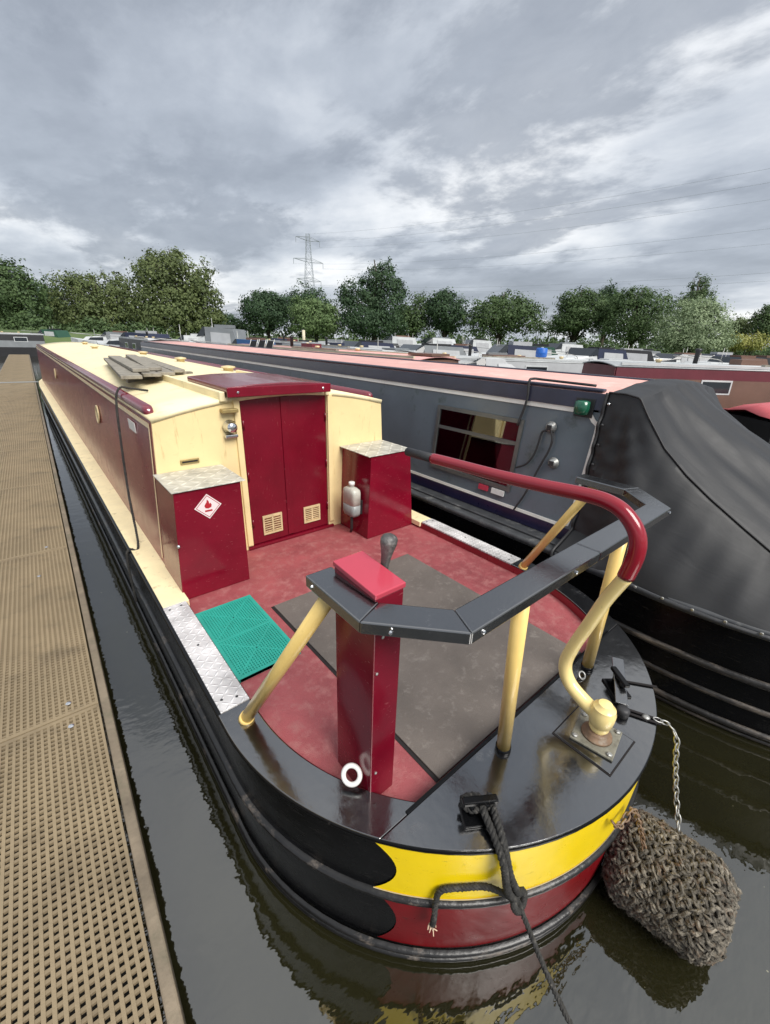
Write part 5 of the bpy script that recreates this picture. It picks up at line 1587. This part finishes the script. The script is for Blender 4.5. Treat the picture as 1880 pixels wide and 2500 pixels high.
# boat under a red cover at the right edge
o0 = at_depth(1822, 1000, 8.6); o0.z = 0.0
cvb = thing('covered_boat', (o0.x, o0.y, 0), 'small black boat under a bright pinkish red cover at the right edge', 'boat')
fw_ = Vector((-CR.y, CR.x, 0))
def cpt_(al, ac, z): return o0 + CR * al + fw_ * ac + Vector((0, 0, z))
mb = MB()
mb.hexa([cpt_(0.25, -.55, -.2), cpt_(3.6, -.55, -.2), cpt_(3.6, .55, -.2), cpt_(0.25, .55, -.2), cpt_(0, -.75, .78), cpt_(3.7, -.75, .80), cpt_(3.7, .75, .80), cpt_(0, .75, .78)])
mb.build('hull', 'bg_black', cvb)
mb = MB()
rows_ = []
for al, zr_ in ((-0.03, 0.90), (0.25, 1.02), (1.6, 1.20), (3.72, 1.22)):
    rows_.append([cpt_(al, ac, z) for ac, z in ((-.79, .74), (-.77, .84), (-.4, zr_ * .96), (0, zr_ + .03), (.4, zr_ * .96), (.77, .84), (.79, .74))])
mb.grid(rows_)
mb.build('cover', 'bg_redbright', cvb, autos=True, solid=0.01)
# blue barrel on a roof, deck chairs
wc = Vector(ground_at(1230, 15.2))
far_narrowboat(wc, YAWC + math.pi / 2 + math.radians(1), 12.0, 'bg_roofgrey', 'bg_grey', 'bg_white', 'pale narrowboat with white roof carrying the blue barrel', 1.56)
bp_ = at_depth(1321, 868, 15.2)
bp_.z = 1.615
bb = thing('barrel', (bp_.x, bp_.y, bp_.z), 'bright blue plastic barrel standing on a pale boat in the middle row', 'barrel')
mb = MB(); mb.lathe([(0.17, 0), (0.20, 0.03), (0.20, 0.13), (0.21, 0.15), (0.20, 0.17), (0.20, 0.28), (0.17, 0.32)], bp_, 18)
mb.build('drum', 'bg_bluebright', bb, smooth=True)
mb = MB(); mb.lathe([(0.05, 0.321), (0.05, 0.345), (0.03, 0.35)], bp_, 10)
mb.build('drum_cap', 'bg_white', bb)
# folded sun loungers leaning on the grey-roofed boat
for k, px_ in enumerate((612, 632, 652)):
    a = at_depth(px_, 868, 12.6)
    t_ = thing('folding_chair', (a.x, a.y, a.z), '%s folded grey chair leaning on the boat roof right of the blue cover' % ('left', 'middle', 'right')[k], 'chair', 'folded chairs on the boat roof')
    for off in (-0.10, 0.10):
        mb = MB(); q = a + CR * off
        mb.tube([q, q + CR * 0.16 + Vector((0, 0, 0.46))], 0.014, 6)
        mb.build('frame_bar', 'steel', t_, smooth=True)
    mb = MB(); q = a
    up_ = CR * 0.15 + Vector((0, 0, 0.42)); fwd = Vector((CR.y, -CR.x, 0)) * 0.006
    mb.hexa([q - CR * .09 - fwd, q + CR * .09 - fwd, q + CR * .09 + fwd, q - CR * .09 + fwd, q - CR * .09 - fwd + up_, q + CR * .09 - fwd + up_, q + CR * .09 + fwd + up_, q - CR * .09 + fwd + up_])
    mb.build('seat_cloth', 'bg_black', t_)
# post on the grass bank
a = at_depth(742, 835, 58); 
mb = MB(); mb.tube([(a.x, a.y, 0.1), (a.x, a.y, at_depth(742, 806, 58).z)], 0.22, 8)
tag(mb.build('marker_post', 'bg_cream', None, smooth=True), 'pale marker post on the grass bank beside the light green tree', 'post')

# ------------------------------------------------------------------ pylon and wires
pyb = at_depth(760, 822, 200.0); top_z = at_depth(760, 592, 200.0).z
pyl = thing('pylon', (pyb.x, pyb.y, 1.5), 'grey lattice electricity pylon rising behind the trees', 'pylon')
MT['pylon'] = paint('pylon_steel', (0.30, 0.33, 0.37), 0.6, 0.1, 0.1)
H_ = top_z - 1.5
Xv = CR; Yv = Vector((-CR.y, CR.x, 0))
def pw(h): return 3.4 * (1 - h) ** 1.25 + 0.75
base = Vector((pyb.x, pyb.y, 1.5))
mb = MB()
lv = [0, .14, .27, .39, .50, .60, .69, .77, .84, .90, .955, 1.0]
cor = [(1, 1), (-1, 1), (-1, -1), (1, -1)]
def cp(i, h): return base + (Xv * cor[i][0] + Yv * cor[i][1]) * pw(h) + Vector((0, 0, H_ * h))
for i in range(4):
    mb.tube([cp(i, h) for h in lv], 0.085, 5)
    for a_, b_ in zip(lv[:-1], lv[1:]):
        j = (i + 1) % 4
        mb.tube([cp(i, a_), cp(j, b_)], 0.042, 4); mb.tube([cp(j, a_), cp(i, b_)], 0.042, 4)
        mb.tube([cp(i, b_), cp(j, b_)], 0.042, 4)
mb.build('lattice_tower', 'pylon', pyl)
arms = [(0.955, 6.5), (0.76, 8.2), (0.58, 6.8)]
tips = []
WD = (Vector((0.107, -0.994, 0))).normalized()        # run of the line
AV = Vector((-WD.y, WD.x, 0))
for h, l_ in arms:
    mb = MB()
    for s_ in (-1, 1):
        tip = base + AV * s_ * l_ + Vector((0, 0, H_ * h)); tips.append(tip - Vector((0, 0, 2.2)))
        for i in range(4):
            mb.tube([cp(i, h + (0.02 if i % 2 else -0.015)), tip], 0.07, 4)
        mb.tube([tip, tip - Vector((0, 0, 2.2))], 0.12, 5)
    mb.build('cross_arm', 'pylon', pyl)
MT['wire'] = paint('wire', (0.24, 0.26, 0.28), 0.6)
span = 300.0
for k, tp in enumerate(tips + [base + Vector((0, 0, H_))]):
    pts = []
    for q in range(41):
        u = q / 40
        pts.append(tp + WD * span * u - Vector((0, 0, 7.0 * 4 * u * (1 - u))))
    mb = MB(); mb.tube(pts, 0.018, 4)
    mb.build('power_wire', 'wire', pyl)

# ------------------------------------------------------------------ trees
def leaf_mat(name, dark, light, hue=0.0):
    m, n, l, b = new_mat(name)
    g = n.new('ShaderNodeNewGeometry'); t = n.new('ShaderNodeTexCoord')
    no = n.new('ShaderNodeTexNoise'); no.inputs['Scale'].default_value = 0.55; no.inputs['Detail'].default_value = 5
    l.new(t.outputs['Object'], no.inputs['Vector'])
    ad = n.new('ShaderNodeMath'); ad.operation = 'MULTIPLY_ADD'; ad.inputs[1].default_value = 0.26
    l.new(g.outputs['Random Per Island'], ad.inputs[0])
    mm = n.new('ShaderNodeMath'); mm.operation = 'MULTIPLY_ADD'; mm.inputs[1].default_value = 1.25; mm.inputs[2].default_value = -0.26
    l.new(no.outputs[0], mm.inputs[0]); l.new(mm.outputs[0], ad.inputs[2])
    r = n.new('ShaderNodeValToRGB'); r.color_ramp.elements[0].color = (*dark, 1); r.color_ramp.elements[1].color = (*light, 1)
    r.color_ramp.elements[0].position = 0.1; r.color_ramp.elements[1].position = 0.9
    l.new(ad.outputs[0], r.inputs[0]); l.new(r.outputs[0], b.inputs['Base Color'])
    b.inputs['Roughness'].default_value = 0.6; b.inputs['Specular IOR Level'].default_value = 0.25
    tr = n.new('ShaderNodeBsdfTranslucent'); l.new(r.outputs[0], tr.inputs['Color'])
    ms = n.new('ShaderNodeMixShader'); ms.inputs[0].default_value = 0.22
    l.new(b.outputs[0], ms.inputs[1]); l.new(tr.outputs[0], ms.inputs[2]); l.new(ms.outputs[0], n['Material Output'].inputs['Surface'])
    return m
LEAF = {'dark': leaf_mat('leaf_dark', (0.020, 0.044, 0.022), (0.078, 0.135, 0.060)),  # greens slightly muted and lightened, putting distance haze into the leaf colours
        'mid': leaf_mat('leaf_mid', (0.030, 0.058, 0.022), (0.125, 0.190, 0.072)),
        'olive': leaf_mat('leaf_olive', (0.050, 0.076, 0.028), (0.185, 0.225, 0.085)),
        'light': leaf_mat('leaf_light', (0.061, 0.114, 0.038), (0.207, 0.287, 0.121)),
        'pale': leaf_mat('leaf_pale', (0.13, 0.19, 0.095), (0.38, 0.46, 0.27)),
        'yellow': leaf_mat('leaf_yellow', (0.145, 0.171, 0.042), (0.471, 0.457, 0.137))}
MT['bark'] = paint('bark', (0.075, 0.060, 0.045), 0.9, 0.3, 3, bump=0.5, bscale=8)
def tree(name, label, depth, lobes, leaf, n_leaf=5200, size=0.30, seed=1, trunk_px=None, drift=(0, 0), sparse=0.0, cat='tree', group='trees on the far bank', hedge=False):
    """lobes: (px, py, rx, ry) in photo pixels give each crown lobe's direction and spread; the depth is the bank's"""
    rn = random.Random(seed)
    n_leaf = int(n_leaf * 3.0); size = size * 0.66
    lobes = [(x, y, rx * (1.0 if hedge else 1.10), ry) for (x, y, rx, ry) in lobes]
    k_ = depth / FPX
    if not hedge:
        ext = []
        for (x, y, rx, ry) in lobes:
            for q in range(4):
                an = rn.uniform(-0.35, math.pi + 0.35); g_ = rn.uniform(.26, .46)
                ext.append((x + math.cos(an) * rx * 0.86, y - math.sin(an) * ry * 0.86, rx * g_, ry * g_ * rn.uniform(.8, 1.3)))
        lobes = [(x, y, rx * 0.92, ry * 0.92) for (x, y, rx, ry) in lobes] + ext
    L_ = []
    for (x, y, rx, ry) in lobes:
        L_.append((at_depth(x, y, depth), rx * k_, ry * k_))
    bx = sum(l_[0].x * l_[1] for l_ in L_) / sum(l_[1] for l_ in L_); by = sum(l_[0].y * l_[1] for l_ in L_) / sum(l_[1] for l_ in L_)
    bz = 1.0
    root = thing(name, (bx, by, bz), label, cat, group)
    mb = MB()
    top = max(l_[0].z + l_[2] * 0.5 for l_ in L_)
    tr = 0.22 + 0.018 * (top - bz)
    path = [Vector((bx, by, bz - 0.3)) + (Vector((bx + rn.uniform(-.5, .5), by, top)) - Vector((bx, by, bz))) * (q / 6) + Vector((rn.uniform(-.15, .15), rn.uniform(-.15, .15), 0)) for q in range(7)]
    if hedge:
        for (c, rx, ry) in L_:
            for q in range(3):
                s0 = Vector((c.x + rn.uniform(-.5, .5) * rx, c.y + rn.uniform(-.5, .5) * rx, bz)); mb.tube([s0, s0 + Vector((rn.uniform(-.2, .2), 0, max(0.6, c.z - bz)))], [0.07, 0.03], 5)
    else:
        mb.tube(path, [tr * (1 - 0.85 * q / 6) for q in range(7)], 8)
    for (c, rx, ry) in ([] if hedge else L_[:8]):
        for q in range(3):
            s0 = path[rn.randint(1, 3)]
            e_ = c + Vector((rn.uniform(-.6, .6) * rx, rn.uniform(-.6, .6) * rx, rn.uniform(-.3, .6) * ry))
            md = s0.lerp(e_, .5) + Vector((0, 0, 0.15 * (e_ - s0).length))
            mb.tube([s0, md, e_], [tr * .4, tr * .25, 0.03], 5)
    mb.build('stem' if hedge else 'trunk', 'bark', root, smooth=True)
    vol = [rx * rx * ry for (_, rx, ry) in L_]; tot = sum(vol)
    mb = MB()
    for (c, rx, ry), v in zip(L_, vol):
        cnt = max(60, int(n_leaf * v / tot)); ncl = max(8, cnt // 16)
        cl = []
        for q in range(ncl):
            while True:
                d = Vector((rn.uniform(-1, 1), rn.uniform(-1, 1), rn.uniform(-1, 1)))
                if 0.05 < d.length < 1: break
            rr = d.length ** 0.45
            d.normalize()
            wob = 1 + 0.22 * math.sin(d.x * 5 + seed) * math.sin(d.z * 6 + 2 * seed) + rn.uniform(-.10, .12)
            if rn.random() < sparse and d.z > 0.1: continue
            cl.append((c + Vector((d.x * rx, d.y * rx, d.z * ry)) * rr * wob, rn.uniform(0.6, 1.3), d.copy()))
        per = max(4, cnt // max(1, len(cl)))
        for (cc, cs, dd) in cl:
            for q in range(per):
                o_ = Vector((rn.gauss(0, 1), rn.gauss(0, 1), rn.gauss(0, .75))) * (0.085 * (rx + ry) * 0.5 + 0.22) * cs
                p = cc + o_
                if p.z < bz + 0.15: continue
                nn = dd * 0.55 + o_.normalized() * 0.75 + Vector((rn.uniform(-1, 1), rn.uniform(-1, 1), rn.uniform(-1, 1))) * 0.42 + Vector((0, 0, 0.25))
                a = nn.cross(Vector((rn.uniform(-1, 1), rn.uniform(-1, 1), rn.uniform(-1, 1)))).normalized()
                b = nn.cross(a).normalized()
                a = a + Vector((drift[0], 0, drift[1])) * 0.3
                s1 = size * rn.uniform(.6, 1.35); s2 = s1 * rn.uniform(.45, .8)
                mb.add([p - a * s1, p + b * s2, p + a * s1, p - b * s2], [(0, 1, 2, 3)])
    mb.build('crown', LEAF[leaf], root, fix=False)
    return root
B_ = 'tree'
tree('oak_tree', 'dark green broad tree at the left edge of the picture', 62, [(20, 735, 75, 80), (-45, 715, 70, 85), (70, 775, 50, 50), (30, 690, 30, 42)], 'mid', 5200, .30, 11)
tree('background_tree', 'dark narrow tree between the left edge tree and the yellowish willow', 80, [(112, 760, 45, 62), (140, 775, 35, 45), (92, 730, 22, 36)], 'dark', 2600, .30, 12)
tree('willow_tree', 'yellowish green willow left of the tall windswept willow', 68, [(185, 735, 55, 62), (245, 730, 62, 58), (305, 745, 50, 60), (165, 780, 45, 40), (265, 785, 80, 40), (200, 700, 30, 28)], 'olive', 6000, .30, 13, drift=(0, -.3))
tree('windswept_willow', 'tall rounded windswept willow, largest tree on the left bank', 66, [(420, 720, 80, 84), (395, 672, 55, 52), (450, 690, 55, 62), (490, 745, 45, 58), (375, 760, 55, 52), (440, 780, 85, 42), (365, 640, 22, 26), (415, 632, 24, 22), (505, 790, 35, 28)], 'olive', 8500, .30, 14, drift=(-.4, .3))
tree('shrub', 'low grey-green shrub in the gap right of the tall windswept willow', 76, [(555, 790, 30, 20), (580, 795, 22, 16), (535, 780, 18, 26)], 'dark', 900, .26, 15, cat='shrub', hedge=True)
tree('holly_tree', 'very dark rounded tree left of the pylon', 72, [(645, 768, 55, 44), (625, 745, 30, 30), (668, 748, 30, 30), (635, 722, 15, 16)], 'dark', 3600, .27, 16)
tree('background_tree', 'dark tree standing directly below the pylon', 84, [(745, 752, 52, 42), (715, 765, 40, 40), (765, 728, 25, 20), (790, 770, 30, 35)], 'dark', 3200, .28, 17)
tree('ash_tree', 'bright green rounded tree in front of the dark tree below the pylon', 66, [(765, 780, 50, 38), (745, 765, 30, 30), (795, 790, 40, 25), (762, 748, 18, 18)], 'light', 3400, .25, 18)
tree('poplar_tree', 'tall dark pointed tree in the middle of the bank', 66, [(940, 740, 45, 70), (930, 690, 28, 45), (945, 664, 16, 28), (880, 755, 50, 52), (855, 715, 26, 30), (905, 790, 70, 34), (968, 720, 22, 34), (892, 705, 16, 26)], 'dark', 7500, .25, 19, sparse=.12)
tree('background_tree', 'mid green tree right of the tall pointed tree', 74, [(1018, 765, 36, 40), (1000, 790, 40, 30), (1030, 745, 18, 20)], 'mid', 2400, .27, 20)
tree('cedar_tree', 'dark rounded tree with a small pointed top right of the middle', 72, [(1090, 765, 40, 50), (1085, 735, 22, 26), (1062, 760, 22, 42), (1110, 785, 28, 30)], 'dark', 3200, .26, 21)
tree('maple_tree', 'wide dark green tree standing alone right of the middle', 70, [(1235, 770, 62, 42), (1190, 778, 48, 38), (1285, 782, 40, 36), (1238, 738, 30, 24), (1210, 748, 30, 22)], 'mid', 4600, .26, 22)
tree('hedge', 'low hedge filling the gap right of the wide dark green tree', 78, [(1345, 800, 32, 14), (1380, 802, 30, 14), (1320, 800, 20, 12)], 'mid', 700, .24, 23, cat='hedge', hedge=True)
tree('beech_tree', 'broad dark green tree left of the pointed conifer at right', 70, [(1430, 768, 58, 46), (1415, 738, 36, 28), (1395, 785, 38, 32), (1455, 745, 30, 26)], 'mid', 4400, .26, 24)
tree('conifer', 'dark pointed conifer among the trees at right', 76, [(1482, 760, 26, 52), (1480, 728, 14, 22)], 'dark', 1800, .24, 25)
tree('hawthorn_tree', 'sparse-topped green tree between the conifer and the pale willow', 64, [(1560, 770, 70, 46), (1540, 735, 45, 26), (1600, 750, 40, 32), (1530, 805, 50, 26), (1590, 815, 55, 24), (1555, 716, 22, 14)], 'mid', 5200, .23, 26, sparse=.35)
tree('young_poplar', 'tall thin spire tree rising behind the pale willow', 72, [(1705, 712, 20, 36), (1688, 745, 26, 34), (1720, 735, 18, 34), (1660, 760, 26, 26)], 'mid', 2200, .22, 27, sparse=.3)
tree('pale_willow', 'pale silvery green willow, nearest tree at right', 50, [(1695, 800, 72, 48), (1700, 762, 45, 34), (1650, 822, 46, 32), (1745, 825, 36, 30), (1690, 838, 75, 20), (1725, 780, 32, 36)], 'pale', 7000, .17, 28)
tree('shrub', 'yellow-green shrub right of the pale willow', 56, [(1795, 835, 30, 16), (1850, 832, 30, 16), (1820, 842, 35, 12)], 'yellow', 1300, .18, 29, cat='shrub', hedge=True)
tree('background_tree', 'dull green tree behind the yellow-green shrub', 66, [(1800, 810, 26, 26), (1820, 800, 20, 20)], 'olive', 1300, .22, 30)
tree('background_tree', 'thin green tree at the right edge of the picture', 62, [(1862, 795, 22, 40), (1872, 770, 12, 22), (1890, 800, 25, 35)], 'mid', 1600, .22, 31, sparse=.2)
tree('hedge', 'long low dark hedge line behind the far row of boats', 88, [(x_, 791 + x_ * 0.034 + 5 * math.sin(x_ * .021), 50, 19 + 5 * math.sin(x_ * .013)) for x_ in range(-60, 1960, 60)], 'mid', 7500, .38, 32, cat='hedge', hedge=True)
tree('hedge', 'dark bushes filling the bank behind the far end of the pontoon', 59, [(x_, 808 + x_ * 0.034 + 4 * math.sin(x_ * .05), 34, 24 + 6 * math.sin(x_ * .03)) for x_ in range(-60, 420, 32)], 'mid', 4200, .30, 33, cat='hedge', hedge=True)
tree('hedge', 'clipped hedge on the bank at the far right', 60, [(x_, 806 + x_ * 0.034 + 3 * math.sin(x_ * .05), 32, 16 + 4 * math.sin(x_ * .04)) for x_ in range(1330, 1960, 34)], 'mid', 3400, .27, 34, cat='hedge', hedge=True)
more = [(655, 38, 100, 6.0, 'bg_white', 'bg_navy', 'small white cruiser with navy hood left of the marker post', 1.85),
        (765, 30, 80, 6.5, 'bg_navy', 'bg_roofgrey', 'navy cruiser with pale hood right of the marker post', 1.8),
        (880, 31, 108, 6.5, 'bg_white', 'bg_black', 'white cruiser with black hood left of the white-covered cruisers', 1.85),
        (1065, 29, 92, 6.2, 'bg_white', 'bg_navy', 'white cruiser with navy hood before the gap between white covers', 1.85),
        (1255, 33, 84, 6.5, 'bg_white', 'bg_green', 'white cruiser with green hood below the wide lone tree', 1.95),
        (1330, 36, 100, 6.5, 'bg_white', 'bg_white', 'white cruiser with white hood beyond the blue barrel', 2.2),
        (1520, 37, 100, 6.5, 'bg_white', 'bg_grey', 'white cruiser with grey hood left of the pale willow', 1.9),
        (1690, 33, 88, 7.0, 'bg_white', 'bg_navy', 'white cruiser with navy hood directly below the pale willow', 1.8),
        (1745, 24, 100, 6.0, 'bg_brown', 'bg_brown', 'brown covered cruiser behind the maroon boat at right', 1.75),
        (270, 41, 96, 6.0, 'bg_white', 'bg_grey', 'white cruiser with grey hood beyond the far end of the cream roof', 1.9),
        (130, 50, 80, 6.0, 'bg_grey', 'bg_green', 'grey cruiser with dark green cover beyond the bow of the cream-roofed boat', 1.9),
        (445, 36, 100, 6.5, 'bg_white', 'bg_white', 'white cruiser half hidden behind the grey tent cover', 1.85)]
for (px_, dep, ang, L, hm, cm, lab, H) in more:
    far_cruiser(ground_at(px_, dep), YAWC + math.radians(ang), L, hm, cm, lab, H)
